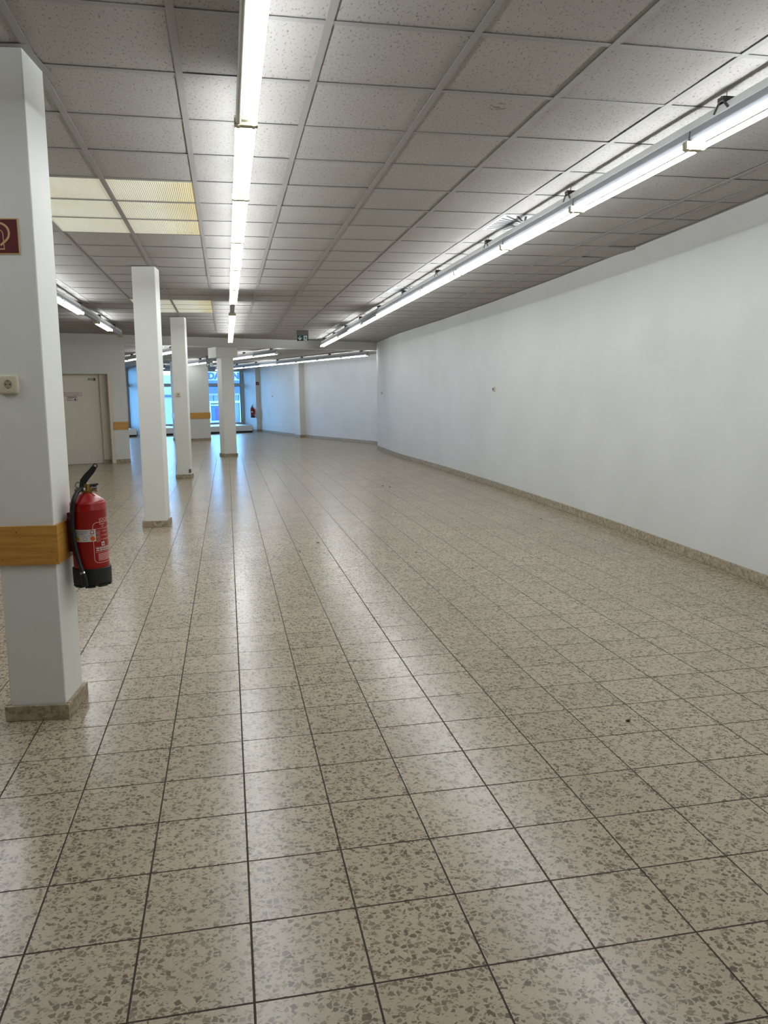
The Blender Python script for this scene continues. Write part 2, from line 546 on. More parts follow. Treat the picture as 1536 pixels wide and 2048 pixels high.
# stub to the right of the door and the flank behind it
sdir = LBD
sm = frame_mat((WD1.x, WD1.y, 0), (LB0 - WD1))
L_st = (LB0 - WD1).length
mb = MB()
mb.box(0.0, L_st, 0.0, 0.45, -.05, 3.1, sm)
for k in range(9):     # ragged plaster at the free corner
    z = 0.45 + k * 0.25 + random.uniform(-.08, .08)
    mb.box(L_st - 0.004, L_st + random.uniform(0.006, 0.02), 0.03, 0.2, z, z + random.uniform(.04, .16), sm)
struct(mb.build('wall_stub', M['wall']), 'narrow white wall stub with a wooden board beside the beige door')
struct(wall_strip('wall_far_left', [(-2.62, 19.25), (-7.7, 33.0)], -0.05, 3.0, 0.2, -1), 'left wall of the far room hidden behind the stub')

# door
t = MB(); t.box(-1.14, -0.16, 0.20, 0.245, 0.008, DH - 0.02, wm)
door = struct(t.build('door_1', M['door']), 'plain beige flush door at the far left')
t = MB()
t.box(-0.16, 0.02, 0.15, 0.26, 0, DH + .01, wm); t.box(-1.14, -0.125, 0.185, 0.26, DH - .03, DH + .02, wm)
t.build('door_frame', M['door_trim'], door)
t = MB(); t.box(-0.38, -0.27, 0.165, 0.20, 1.90, 1.935, wm); t.build('closer_bracket', M['steel'], door)
t = MB(); t.box(-0.275, -0.245, 0.155, 0.20, 1.885, 1.945, wm); t.build('closer_arm', M['black'], door)
t = MB(); t.box(-1.14, -0.16, 0.15, 0.26, 0.0, 0.008, wm); t.build('threshold', M['steel'], door)
# beige corner strip beside the stub
t = MB(); t.box(-0.012, 0.075, -0.012, 0.0, 0, DH, sm)
o = struct(t.build('trim_1', M['door_trim']), 'beige corner strip between door recess and wall stub')
# skirting in the reveal and on the stub
def skirting(name, runs, z1=0.075, th=0.014, piece=0.30, label=None, mat='stone'):
    root = None
    cache = {}
    back = MB()
    for a, b in runs:
        a = Vector(a); b = Vector(b); fm = frame_mat((a.x, a.y, 0), (b - a))
        back.box(0, (b - a).length, -0.004, 0.02, 0.0, z1 - 0.012, fm)
    root = struct(back.build(name, M['grout']), label)
    for a, b in runs:
        a = Vector(a); b = Vector(b); L = (b - a).length; n = max(1, round(L / piece)); w = L / n
        key = round(w, 4)
        if key not in cache:
            q = MB(); q.bbox(0.0008, w - 0.0008, -th, 0.003, 0.001, z1, 0.0015); cache[key] = q.mesh('skirting_tile', M[mat])
        fm = frame_mat((a.x, a.y, 0), (b - a))
        for k in range(n):
            mw = fm @ Matrix.Translation((k * w, random.uniform(-.0018, .0018), 0)) @ Matrix.Rotation(random.uniform(-.003, .003), 4, 'Z')
            place('skirting_tile', cache[key], root, mw)
    return root
def rev(pts): return [tuple(p) for p in pts[::-1]]
# right wall is on the right of travel; local frame needs the room on -y, so run from far to near
rr = rev(RIGHT)
skirting('baseboard_right', [(rr[i], rr[i + 1]) for i in range(len(rr) - 1) if rr[i][1] > 1.0], 0.085, 0.018, 0.4, 'stone skirting along the long right wall')
fr_ = rev(FARW)
skirting('baseboard_far', [(fr_[i], fr_[i + 1]) for i in range(len(fr_) - 1)], 0.085, 0.016, 0.6, 'stone skirting along the far blue-lit wall')
pS0 = sm @ Vector((0.078, 0, 0)); pS1 = sm @ Vector((L_st, 0, 0))
skirting('baseboard_stub', [((pS0.x, pS0.y), (pS1.x, pS1.y))], 0.085, 0.016, 0.3, 'stone skirting on the wall stub beside the door')
pR0 = wm @ Vector((0, 0.19, 0)); pR1 = wm @ Vector((0, 0.0, 0))
# reveal of the door opening
t = MB(); t.box(-0.155, 0.0, 0.135, 0.155, 0.0, 0.085, wm)
struct(t.build('baseboard_reveal', M['stone']), 'stone skirting in the door reveal')

# ------------------------------------------------------------------ ceilings
near_poly = [(LEFT_X - .1, BACK_Y - .1), (4.3, BACK_Y - .1), (4.35, 21.5), (LB1.x, LB1.y), (LB0.x, LB0.y), (-2.62, 18.8), (-5.6, 17.72)]
mb = MB(); mb.prism(near_poly, H + 0.03, H + 0.10)
ceiling = struct(mb.build('ceiling', M['plenum']), 'suspended ceiling of fissured grey panels in a metal grid')
CS = 0.6011; CX, CY = 0.4521, 3.2536
xl = [CX + k * CS for k in range(-10, 6)] + [3.755]
yl = [CY + k * CS for k in range(-16, 31)]
FIELD1 = (-3, -1, 4, 7)       # columns, rows of the light fields
FIELD2 = (-3, -1, 15, 18)
VENT = [(3, 5), (3, 12), (3, 21), (3, 27)]
def in_field(i, j):
    for f in (FIELD1, FIELD2):
        if f[0] <= i < f[1] and f[2] <= j < f[3]: return True
    return (i, j) in VENT
def wall_x(y):
    for a, b in zip(RIGHT[:-1], RIGHT[1:]):
        if a[1] <= y <= b[1]: return a[0] + (b[0] - a[0]) * (y - a[1]) / (b[1] - a[1])
    return 4.1
def front_ok(x, y):            # inside the near ceiling
    if side_line((x, y)) > 0: return False
    if x < -2.62 and y > 18.80 + (x + 2.62) * (1.08 / 2.98): return False
    return LEFT_X < x < 4.2 and BACK_Y < y
panels = []
for i in range(-10, 6):
    spans = [(CX + i * CS, CX + (i + 1) * CS)]
    if i == 5: spans = [(CX + 5 * CS, 3.755), (3.755, None)]
    for xa, xb in spans:
        for j in range(-16, 31):
            ya, yb = CY + j * CS, CY + (j + 1) * CS
            if in_field(i, j): continue
            x1 = xb if xb is not None else wall_x((ya + yb) / 2) + 0.03
            if x1 > wall_x((ya + yb) / 2) + 0.04: x1 = wall_x((ya + yb) / 2) + 0.03
            sq = [(xa, ya), (x1, ya), (x1, yb), (xa, yb)]
            pl = clip_poly(sq, lambda p: side_line(p, 0.02))
            if len(pl) < 3: continue
            panels.append((seen_area([(p[0], p[1], H) for p in sq]) if pl == sq else 0, pl, pl == sq))
panels.sort(key=lambda t: -t[0])
prest = MB(); pcache = {}
HT = 0.0035
for k, (a, pl, whole) in enumerate(panels):
    cx_ = sum(p[0] for p in pl) / len(pl); cy_ = sum(p[1] for p in pl) / len(pl)
    sag = abs(cx_ - 3.92) < 0.16 and abs(cy_ - 7.76) < 0.2
    if (k < 280 and whole and a > 0) or sag:
        w, d = pl[1][0] - pl[0][0], pl[2][1] - pl[1][1]
        key = (round(w, 2), round(d, 2))
        if key not in pcache:
            q = MB(); q.bbox(-w / 2 + .004, w / 2 - .004, -d / 2 + .004, d / 2 - .004, 0, 0.016, 0.0015); pcache[key] = q.mesh('ceiling_panel', M['panel'])
        o = place('ceiling_panel', pcache[key], ceiling)
        o.location = (cx_, cy_, H + HT + random.uniform(0, .0015))
        o.rotation_euler = (random.gauss(0, .0016), random.gauss(0, .0016), 0)
        if sag:
            o.location = (cx_ + 0.012, cy_ - .01, H - 0.004)
            o.rotation_euler = (0.035, 0.03, 0.012)
    else:
        prest.prism(pl, H + HT, H + HT + 0.016)
r = prest.build('ceiling_panel_field', M['panel'], ceiling); r['kind'] = 'stuff'
BW = 0.032
for x in xl:
    y1 = 21.6
    # end of the runner at the beam or door wall
    if x > -2.3: y1 = LB0.y + (x - LB0.x) * LBD.y / LBD.x
    else: y1 = 18.80 + (x + 2.62) * (1.08 / 2.98)
    q = MB(); q.box(x - BW / 2, x + BW / 2, BACK_Y, y1, H - 0.002, H + 0.001); q.box(x - .003, x + .003, BACK_Y, y1, H + .001, H + .03)
    q.build('ceiling_runner', M['tbar'], ceiling)
for y in yl:
    xa, xb = LEFT_X, wall_x(y) + .02
    if y > 18.5: xa = max(xa, LB0.x + (y - LB0.y) * LBD.x / LBD.y)
    elif y > 17.72: xa = -2.62 + (y - 18.80) * (2.98 / 1.08)
    if xb - xa < 0.1: continue
    q = MB(); q.box(xa, xb, y - BW / 2 + .001, y + BW / 2 - .001, H - 0.001, H + 0.0012)
    q.build('cross_tee', M['tbar'], ceiling)
# wall angle along the right wall
t = MB()
for a, b in zip(RIGHT[:-1], RIGHT[1:]):
    fm = frame_mat((b[0], b[1], 0), (a[0] - b[0], a[1] - b[1])); L = math.hypot(a[0] - b[0], a[1] - b[1])
    t.box(0, L, -0.022, 0.01, H - 0.003, H - 0.001, fm)
t.build('wall_angle', M['tbar'], ceiling)

# beam
bmx = frame_mat((LB0.x, LB0.y, 0), LBD); LBL = (LB1 - LB0).length
mb = MB(); mb.box(-0.05, LBL + 0.25, 0.0, 0.35, BEAM_Z, 3.1, bmx)
struct(mb.build('trim_2', M['wall']), 'white ceiling beam crossing the hall in front of the far room')
# far ceiling
_e = LB0 + LBD * 8.6 + LBN * .15
far_poly = [(LB0.x + LBN.x * .15, LB0.y + LBN.y * .15), (_e.x, _e.y), (1.2, 36.6), (-8.4, 33.2), (-2.9, 19.0)]
mb = MB(); mb.prism(far_poly, HF, HF + 0.1)
cf = struct(mb.build('ceiling_far', M['panel']), 'lower panel ceiling of the far room')
t = MB()
fm = frame_mat((LB0.x, LB0.y, 0), LBD)
for k in range(-5, 13):
    t.box(k * 0.6 - .012, k * 0.6 + .012, 0.36, 13.2, HF - .002, HF + .002, fm)
for k in range(0, 21):
    t.box(-4.2 if k > 6 else -1.2, 7.2 if k < 4 else 6.0, 0.5 + k * 0.6 - .012, 0.5 + k * 0.6 + .012, HF - .0025, HF + .002, fm)
r = t.build('ceiling_grid', M['tbar'], cf); r['kind'] = 'stuff'

mb = MB(); mb.prism([(-9.6, 36.8), (-9.6, BACK_Y - .5), (6.2, BACK_Y - .5), (6.2, 22), (2, 37.2)], 3.1, 3.25)  # unseen cover added to keep sky light from leaking in
struct(mb.build('sky_block_slab', M['plenum']), 'unseen slab added above the suspended ceilings to block sky light')

# luminous fields
def light_field(f, label):
    x0, y0 = CX + f[0] * CS, CY + f[2] * CS
    root = empty('ceiling_light_field', (x0, y0, H))
    tag(root, label, 'ceiling light', 'yellowed light fields in the ceiling')
    q = MB(); W = CS - BW
    n = 84
    # ribbed acrylic: fine prisms running across the hall
    vs = []; fs = []
    for k in range(n + 1):
        x = -W / 2 + W * k / n
        z = 0.0 if k % 2 == 0 else -0.0022
        vs += [(x, -W / 2, z), (x, W / 2, z)]
    for k in range(n): fs.append((2 * k, 2 * k + 1, 2 * k + 3, 2 * k + 2))
    q.add(vs, fs); q.box(-W / 2, W / 2, -W / 2, W / 2, 0.002, 0.005)
    me = q.mesh('diffuser_panel', M['field'])
    for i in range(f[1] - f[0]):
        for j in range(f[3] - f[2]):
            o = place('diffuser_panel', me, root); o.location = ((i + .5) * CS, (j + .5) * CS, 0.005)
    return root
light_field(FIELD1, 'large yellowed ribbed light field in the ceiling behind the extinguisher column')
light_field(FIELD2, 'smaller-looking yellowed light field in the ceiling between the second and third columns')

# swirl air outlets
sl = MB(); sl.bbox(0.055, 0.135, -0.008, 0.008, -0.0035, 0.001, 0.001)
sl2 = MB(); sl2.bbox(0.15, 0.27, -0.008, 0.008, -0.0035, 0.001, 0.001)
slot_in = sl.mesh('slot', M['black']); slot_cache = {}
def slot_outer(L):
    k = round(L, 3)
    if k not in slot_cache:
        q = MB(); q.bbox(0.10, k, -0.0095, 0.0095, -0.0035, 0.001, 0.001); slot_cache[k] = q.mesh('slot', M['black'])
    return slot_cache[k]
pv = MB(); pv.bbox(-.286, .286, -.286, .286, -0.002, 0.012, 0.001); plate_me = pv.mesh('plate', M['white_metal'])
hb = MB(); hb.lathe([(0.0, -0.006), (0.03, -0.006), (0.036, -0.003), (0.036, 0)], 16, cap=False); hub_me = hb.mesh('hub', M['white_metal'])
VL = ['nearest square swirl air outlet beside the right light row', 'second square swirl air outlet along the right light row', 'third swirl air outlet along the right light row', 'farthest air outlet by the end of the right light row']
for k, (i, j) in enumerate(VENT):
    root = empty('air_outlet', (CX + (i + .5) * CS, CY + (j + .5) * CS, H - 0.001)); tag(root, VL[k], 'air vent', 'swirl air outlets in the ceiling')
    place('plate', plate_me, root); place('hub', hub_me, root)
    for s in range(28):
        a = 2 * math.pi * (s + .5) / 28
        lim = 0.265 / max(abs(math.cos(a)), abs(math.sin(a)))
        place('slot', slot_outer(min(lim, 0.36) if s % 2 else min(lim, .36) * 0.999), root, Matrix.Rotation(a, 4, 'Z'))
        if s % 4 == 0: place('slot', slot_in, root, Matrix.Rotation(a + math.pi / 28, 4, 'Z'))

# ------------------------------------------------------------------ fluorescent rows
def yk(k): return 3.87 + 1.385 * k + 0.0075 * k * abs(k) if k >= 0 else 3.87 + 1.40 * k
fcache = {}
def fixture_meshes(L):
    key = round(L, 3)
    if key in fcache: return fcache[key]
    b = MB()
    prof = [(-0.030, 0.030), (-0.030, 0.052), (-0.024, 0.088), (0.024, 0.088), (0.030, 0.052), (0.030, 0.030), (0.020, 0.024), (-0.020, 0.024)]
    n = len(prof)
    vs = [(x, -L / 2 + .006, z) for x, z in prof] + [(x, L / 2 - .006, z) for x, z in prof]
    b.add(vs, [tuple(range(n)), tuple(range(n, 2 * n))[::-1]] + [(i, n + i, n + (i + 1) % n, (i + 1) % n) for i in range(n)])
    body = b.mesh('batten_body', M['batten'])
    h = MB(); h.bbox(-0.054, 0.054, -0.010, 0.010, -0.010, 0.032, 0.004)
    h.bbox(-0.022, 0.022, 0.008, 0.042, 0.004, 0.030, 0.004)
    h.lathe([(0.0165, -0.011), (0.0165, 0.011)], 12, Matrix.Translation((0.035, 0, 0.004)) @ Matrix.Rotation(math.pi / 2, 4, 'X'))
    h.lathe([(0.0165, -0.011), (0.0165, 0.011)], 12, Matrix.Translation((-0.035, 0, 0.004)) @ Matrix.Rotation(math.pi / 2, 4, 'X'))
    holder = h.mesh('lamp_holder', M['holder'])
    def tb(mat):
        q = MB(); q.lathe([(0.013, -L / 2 + .022), (0.013, L / 2 - .022)], 8, Matrix.Rotation(math.pi / 2, 4, 'X'), False)
        return q.mesh('tube', mat, 80)
    fcache[key] = (body, holder, tb(M['tube']), tb(M['dead_tube']))
    return fcache[key]
def fixture(p, L, rz, tubes, label, group):
    """tubes: two letters, L lit, D dead, - missing (left, right)"""
    body, holder, lit, dead = fixture_meshes(L)
    root = empty('fluorescent_batten', p, rz); tag(root, label, 'light', group)
    place('batten_body', body, root)
    place('lamp_holder', holder, root, Matrix.Translation((0, -L / 2 + .012, 0)))
    place('lamp_holder', holder, root, Matrix.Translation((0, L / 2 - .012, 0)) @ Matrix.Rotation(math.pi, 4, 'Z'))
    for x, c in ((-0.035, tubes[0]), (0.035, tubes[1])):
        if c == '-': continue
        o = place('tube', lit if c == 'L' else dead, root, Matrix.Translation((x, 0, 0.004)))
        o['label'] = 'glowing white fluorescent tube' if c == 'L' else 'unlit fluorescent tube'
    return root
clipm = MB()
for sg_ in (1, -1):
    clipm.add([(x, y, z) for x in (-.03, .03) for y, z in ((0, .040), (0, .022), (sg_ * .050, -.030), (sg_ * .062, -.026))],
              [(0, 1, 2, 3), (7, 6, 5, 4), (0, 4, 5, 1), (1, 5, 6, 2), (2, 6, 7, 3), (3, 7, 4, 0)])
clipm.bbox(-.034, .034, -.024, .024, 0.012, 0.034, .003)
clip_me = clipm.mesh('suspension_clip', M['black'])
def rail(name, p0, p1, z, ztop, spacing, start, label, group):
    d = Vector(p1) - Vector(p0); L = d.length
    root = empty(name, (p0[0], p0[1], z), math.atan2(d.y, d.x) - math.pi / 2); tag(root, label, 'light rail', group)
    q = MB(); q.box(-.026, .026, 0, L, 0.0, 0.004); q.box(-.026, -.023, 0, L, 0.004, 0.034); q.box(.023, .026, 0, L, 0.004, 0.034); q.box(-.026, .026, 0, L, .034, .037)
    q.build('rail_channel', M['rail'], root)
    rodm = MB(); rodm.lathe([(0.003, 0.04), (0.003, ztop - z - .006)], 6); rod = rodm.mesh('hanger_rod', M['steel'])
    s = start
    while s < L:
        place('suspension_clip', clip_me, root, Matrix.Translation((0, s, 0.036)))
        place('hanger_rod', rod, root, Matrix.Translation((0, s, 0)))
        s += spacing
    return root
ZT = 2.716
def near_row(x, k0, k1, states, rowname, default='LL'):
    n = 0
    for k in range(k0, k1):
        a, b = yk(k), yk(k + 1)
        st = states.get(k, default)
        if st is None: continue
        pts = [project((x, y, ZT)) for y in (a + .02, (a + b) / 2, b - .02)]
        shown = any(q is not None and 0 <= q[0] <= 1536 and 0 <= q[1] <= 2048 for q in pts)
        how = {'LL': '', 'DL': ' with one dead tube', '-L': ' with only one tube', '--': ' without any tubes'}[st]
        if shown: lb = '%s visible batten%s in the %s, from the viewer' % (ORD[n], how, rowname)
        else: lb = 'fluorescent batten of the %s overhead, outside the picture' % rowname
        fixture((x, (a + b) / 2, ZT), b - a, 0, st, lb, 'fluorescent battens of the ' + rowname)
        if not shown: continue
        n += 1
    rail('light_rail', (x, yk(k0)), (x, yk(k1)), ZT + 0.0885, H, 1.76, (3.61 - yk(k0)) % 1.76, 'pale carrier rail above the %s' % rowname, 'carrier rails')
near_row(0.14, -2, 10, {-1: 'DL', 4: 'LL', 5: '--'}, 'middle light row')
near_row(2.43, -4, 11, {4: 'LL', 6: '-L', 8: '-L'}, 'right light row')
near_row(-2.06, -1, 9, { 5: 'LL', 6: '--', 7: 'LL', 8: '--'}, 'left light row')

# far room rows run with the turned grid
FD = Vector((-math.sin(math.radians(20.2)), math.cos(math.radians(20.2))))
ZF = 2.555
def far_row(p0, n, states, rowname):
    for k in range(n):
        st = states.get(k, 'LL')
        c = Vector(p0) + FD * (k + .5) * 1.52
        fixture((c.x, c.y, ZF), 1.52, math.atan2(FD.y, FD.x) - math.pi / 2, st, '%s fluorescent batten of the %s%s' % (ORD[k], rowname, {'LL': '', '-L': ', single tube', '--': ', unlit'}[st]), 'fluorescent battens of the ' + rowname)
    e = Vector(p0) + FD * n * 1.52
    rail('light_rail', p0, (e.x, e.y), ZF + 0.0885, HF, 1.9, 0.35, 'carrier rail above the %s' % rowname, 'carrier rails')
far_row((3.84, 21.34), 8, {k: '-L' for k in (0, 1, 2, 3, 5, 6)}, 'far room row nearest the blue-lit wall')
far_row((1.31, 20.45), 5, {0: '-L', 2: '-L', 3: '-L'}, 'far room row behind the crossing beam')
pz = Vector((1.31, 20.45)) + FD * 10.1
far_row((pz.x, pz.y), 1, {}, 'short row beyond the wide pier')
far_row((-1.15, 19.55), 7, {2: '-L', 3: '-L', 4: '--'}, 'far room row on the left behind the stub')

# ------------------------------------------------------------------ columns
def column(c, w, ang, h, label, lean=0.02, skirt=True, zc=True):
    root = empty('column', (c[0], c[1], 0), math.radians(ang)); tag(root, label, 'column', 'square white columns')
    q = MB(); a = w / 2
    q.bbox(-a, a, -a, a, 0.0, h, 0.006)
    q.v = [(x + lean * z / 2.9, y, z) for x, y, z in q.v]
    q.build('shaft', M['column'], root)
    if skirt:
        k = MB(); k.bbox(-a - .019, a + .019, -.0095, .0095, 0.001, 0.072, 0.002); me = k.mesh('skirting_tile', M['stone'])
        k2 = MB(); k2.bbox(-a + .001, a - .001, -.0095, .0095, 0.001, 0.074, 0.002); me2 = k2.mesh('skirting_tile', M['stone'])
        for s, (mm, r) in enumerate(((me, 0), (me2, 90), (me, 180), (me2, 270))):
            place('skirting_tile', mm, root, Matrix.Rotation(math.radians(r), 4, 'Z') @ Matrix.Translation((0, -a - .0105, 0)))
    if zc:
        q = MB(); b = a + 0.03
        for x0, x1, y0, y1 in ((-b, b, -b, -a), (-b, b, a, b), (-b, -a, -a, a), (a, b, -a, a)):
            q.box(x0 + lean, x1 + lean, y0, y1, H - .004, H - .0022)
        q.build('ceiling_collar', M['tbar'], root)
    return root
COLA = (-0.8985, 3.816); AW = 0.25; AANG = -7.0
colA = column(COLA, AW, AANG, H, 'nearest white column with wooden bumper boards and a fire extinguisher')
colB = column((-0.850, 9.34), AW, -6.0, H, 'plain white column, second from the viewer')
colC = column((-0.820, 14.90), AW, -5.0, H, 'white column with a small socket and scuffed base, third from the viewer')
# bumper boards on column A
a = AW / 2
def bumper(root, hw, z0, z1, sides, off, th=0.018):
    for s in sides:
        q = MB(); ext = th if s % 2 == 0 else 0.0
        q.bbox(-hw - ext, hw + ext, -th / 2, th / 2, z0, z1, 0.0015)
        o = q.build('bumper_board', M['wood'], root)
        o.matrix_local = Matrix.Rotation(math.radians(90 * s), 4, 'Z') @ Matrix.Translation((0.006, -off - th / 2 - .0005, 0))
        o['label'] = 'orange-brown wooden bumper board'
bumper(colA, a, 0.735, 0.912, (0, 1, 2, 3), a)
# screws in the front board
for x, z in ((-0.115, 0.875), (-0.035, 0.885), (-0.105, 0.765)):
    q = MB(); q.lathe([(0.0, -0.0012), (0.003, -0.001), (0.0038, 0)], 8, Matrix.Translation((x + .006, -a - 0.0186, z)) @ Matrix.Rotation(-math.pi / 2, 4, 'X'), cap=False)
    q.build('screw', M['steel'], colA)
# scuff at the foot of column C, cable stub
q = MB(); q.bbox(a - .03, a + .012, -a - .012, -a + .02, 0.10, 0.17, 0.003); o = q.build('broken_corner', M['sign_grey'], colC); o['label'] = 'chipped dark corner'
q = MB(); q.tube([(-a - .02, -a, .02), (-a - .012, -a - .004, .12), (-a - .004, -a, .22), (-a, -a + .01, .26)], 0.005, 6)
o = q.build('cable_stub', M['sign_grey'], colC)

# column D with capital, turned with the far room
rootD = column((0.0, 20.15), 0.32, 21.5, BEAM_Z, 'white column with a wide block capital under the crossing beam', lean=0.0, zc=False)
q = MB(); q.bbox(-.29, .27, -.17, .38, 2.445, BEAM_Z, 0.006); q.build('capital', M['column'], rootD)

# pier E
pe = empty('wall_pier', (-0.585, 27.95, 0), math.radians(20.3)); struct(pe, 'wide white pier with a wooden board in the far room')
q = MB(); q.bbox(-1.05, 0, 0, 0.92, 0, HF - .001, 0.006); q.build('shaft', M['wall'], pe)
q = MB(); q.bbox(-1.062, 0.016, -.018, 0, 0.76, 0.965, .0015); o = q.build('bumper_board', M['wood'], pe); o['label'] = 'orange-brown wooden bumper board'
q = MB(); q.bbox(-1.068, -1.05, -.0, 0.92, 0.76, 0.965, .0015); o = q.build('bumper_board', M['wood'], pe)
for k in range(3):
    q = MB(); q.bbox(-1.05 + k * .35 + .001, -1.05 + (k + 1) * .35 - .001, -.018, 0, 0.001, 0.08, .0015); q.build('skirting_tile', M['stone'], pe)
    q = MB(); q.bbox(-1.068, -1.05, k * .306 + .001, (k + 1) * .306 - .001, 0.001, 0.08, .0015); q.build('skirting_tile', M['stone'], pe)

# board on the stub
q = MB(); q.bbox(0.05, L_st - .004, -0.018, -.0005, 0.765, 0.945, .0015, sm)
tag(q.build('bumper_board', M['wood']), 'wooden bumper board on the wall stub beside the beige door', 'board')

# pilasters on the far wall
def pilaster(name, p, d, w, dep, label):
    root = empty(name, (p[0], p[1], 0), math.atan2(d[1], d[0])); struct(root, label)
    q = MB(); q.bbox(0, w, -dep, 0.0, 0, HF - .001, 0.005); q.build('shaft', M['wall'], root)
    q = MB(); q.bbox(-.015, w + .015, -dep - .015, 0.0, 0.001, 0.085, .002); q.build('skirting_tile', M['stone'], root)
    return root
dW = Vector(FARW[2]) - Vector(FARW[3]); dW.normalize()
pp = Vector(FARW[2]) - dW * 0.62
pilaster('trim_3', pp, dW, 0.55, 0.20, 'white pilaster halfway along the far blue-lit wall')
dW2 = Vector(FARW[4]) - Vector(FARW[5]); dW2.normalize()
pp2 = Vector(FARW[4]) - dW2 * 0.45
pilaster('trim_4', pp2, dW2, 0.45, 0.17, 'white pilaster beside the shop window carrying the small red sign')

# ------------------------------------------------------------------ facade with windows
fm = frame_mat((FAC0.x, FAC0.y, 0), (-FACD.x, -FACD.y))     # local x = -u, room on -y
fg = fm @ Matrix.Translation((0, 1.85, 0))                    # glass line, behind the display podiums
def U(u): return -u
WINS = [(0.03, 2.30), (2.85, 4.40), (5.06, 7.3)]
WZ0, WZ1 = 0.31, 2.66
q = MB()
edges = [-0.6] + [e for w in WINS for e in w] + [9.6]
for k in range(0, len(edges), 2):
    q.box(U(edges[k + 1]), U(edges[k]), 0, 0.3, -.05, 3.0, fg)
for w in WINS:
    q.box(U(w[1]), U(w[0]), 0, 0.3, -.05, WZ0, fg); q.box(U(w[1]), U(w[0]), 0, 0.3, WZ1, 3.0, fg)
q.box(U(5.05), U(4.90), -1.4, 0.0, -.05, 3.0, fg)
struct(q.build('wall_facade', M['wall']), 'shop front wall with tall windows at the far end')
WLAB = ['tall shop window behind the column with the block capital', 'narrow slice of shop window between second and third columns', 'slice of shop window beside the wall stub']
for n, w in enumerate(WINS):
    x0, x1 = U(w[1]), U(w[0]); root = empty('window_%d' % (n + 1), (0, 0, 0)); root.matrix_world = fg; struct(root, WLAB[n])
    q = MB()
    q.box(x0, x0 + .06, .08, .16, WZ0, WZ1); q.box(x1 - .06, x1, .08, .16, WZ0, WZ1); q.box(x0, x1, .08, .16, WZ0, WZ0 + .06); q.box(x0, x1, .08, .16, WZ1 - .06, WZ1)
    q.build('window_frame', M['frame'], root)
    q = MB(); q.box(x0, x1, .07, .17, 1.97, 2.07); q.build('transom', M['frame'], root)
    q = MB()
    for xx in (x0 + .06, x1 - .085): q.box(xx, xx + .025, .09, .13, WZ0 + .06, WZ1 - .06)
    q.box(x0 + .06, x1 - .06, .09, .13, 2.07, 2.085); q.box(x0 + .06, x1 - .06, .09, .13, 1.95, 1.97)
    q.build('gasket', M['gasket'], root)
    for z0, z1 in ((WZ0 + .05, 1.98), (2.06, WZ1 - .05)):
        q = MB(); q.box(x0 + .05, x1 - .05, .115, .121, z0, z1); q.build('pane', M['glass'], root)
    q = MB(); q.box(x0, x1, -.03, .10, WZ0 - .02, WZ0); q.build('window_sill', M['frame'], root)
# raised display podiums behind the glass
CL = ['white display podium under the window behind the column with the block capital', 'white display podium under the middle window slice', 'white display podium under the window beside the wall stub']
for n, (u0, u1) in enumerate(((0.60, 3.2), (3.50, 4.86), (5.43, 7.9))):
    root = empty('display_podium', (0, 0, 0)); root.matrix_world = fm; tag(root, CL[n], 'podium', 'display podiums below the shop windows')
    q = MB(); q.bbox(U(u1), U(u0), -.486, 1.80, 0.075, 0.30, 0.008); q.build('platform', M['white_metal'], root)
    q = MB(); q.box(U(u1) + .02, U(u0) - .02, -.44, 1.80, 0.0, 0.075); q.build('plinth', M['black'], root)
    q = MB(); q.box(U(u0) + .001, U(u0) + .05, -.40, -.1, 0.02, 0.20); q.build('end_cap', M['steel'], root)

# ------------------------------------------------------------------ street outside
q = MB(); q.box(-14, 14, 2.2, 30, -0.25, -0.12, fm)
o = struct(q.build('street_paving', M['pave']), 'grey paved street outside the shop windows')
bo = fm @ Matrix.Translation((0, 11, 0))
bld = empty('shop_building', (0, 0, 0)); bld.matrix_world = bo; tag(bld, 'pale shop building with slate canopy and blue lettering across the street', 'building')
def bpart(name, mat, *boxes):
    q = MB()
    for b in boxes: q.box(*b)
    return q.build(name, M[mat], bld)
bpart('lower_wall', 'ext_wall', (-4.2, 1.3, 0.0, 3, -.2, 2.75), (4.6, 5.4, 0.0, 3, -.2, 2.75), (1.3, 4.6, 0.3, 3, -.2, 3.0))
bpart('sign_board', 'ext_white', (0.8, 4.6, -.28, -.02, 2.42, 3.0))
bpart('canopy', 'slate', (0.6, 4.8, -.5, -.30, 2.20, 2.42), (0.6, 4.8, -.42, 0.0, 1.74, 2.08))
bpart('canopy_soffit', 'ext_wall', (0.6, 4.8, -.36, 0.0, 2.08, 2.20))
for nm, xx in (('shop_frame', 1.0), ):
    bpart('shop_frame', 'ext_white', (0.9, 4.3, -.12, 0, 1.60, 1.74), (0.9, 4.3, -.12, 0, 1.16, 1.28), (0.9, 1.0, -.12, 0, -.2, 1.7), (1.6, 1.72, -.12, 0, -.2, 1.2), (2.2, 2.3, -.12, 0, -.2, 1.2), (3.0, 3.15, -.12, 0, -.2, 1.7), (3.42, 3.58, -.12, 0, -.2, 1.7), (1.72, 3.0, -.12, 0, 0.10, 0.18), (1.6, 3.0, -.12, 0, 1.02, 1.10))
for x0, x1, z0, z1, mt in ((1.0, 1.9, 1.28, 1.60, 'ext_glass'), (1.93, 3.0, 1.28, 1.60, 'ext_glass'), (3.15, 3.42, 1.28, 1.6, 'ext_glass'), (3.15, 3.42, -.15, 1.16, 'ext_glass'), (2.3, 3.0, -.15, .1, 'poster_green'), (1.72, 2.2, -.15, .1, 'poster_green'), (1.0, 1.6, -.15, 1.16, 'ext_glass'), (3.6, 4.3, -.15, 1.6, 'slate')):
    bpart('shop_pane', mt, (x0, x1, -.05, -.02, z0, z1))
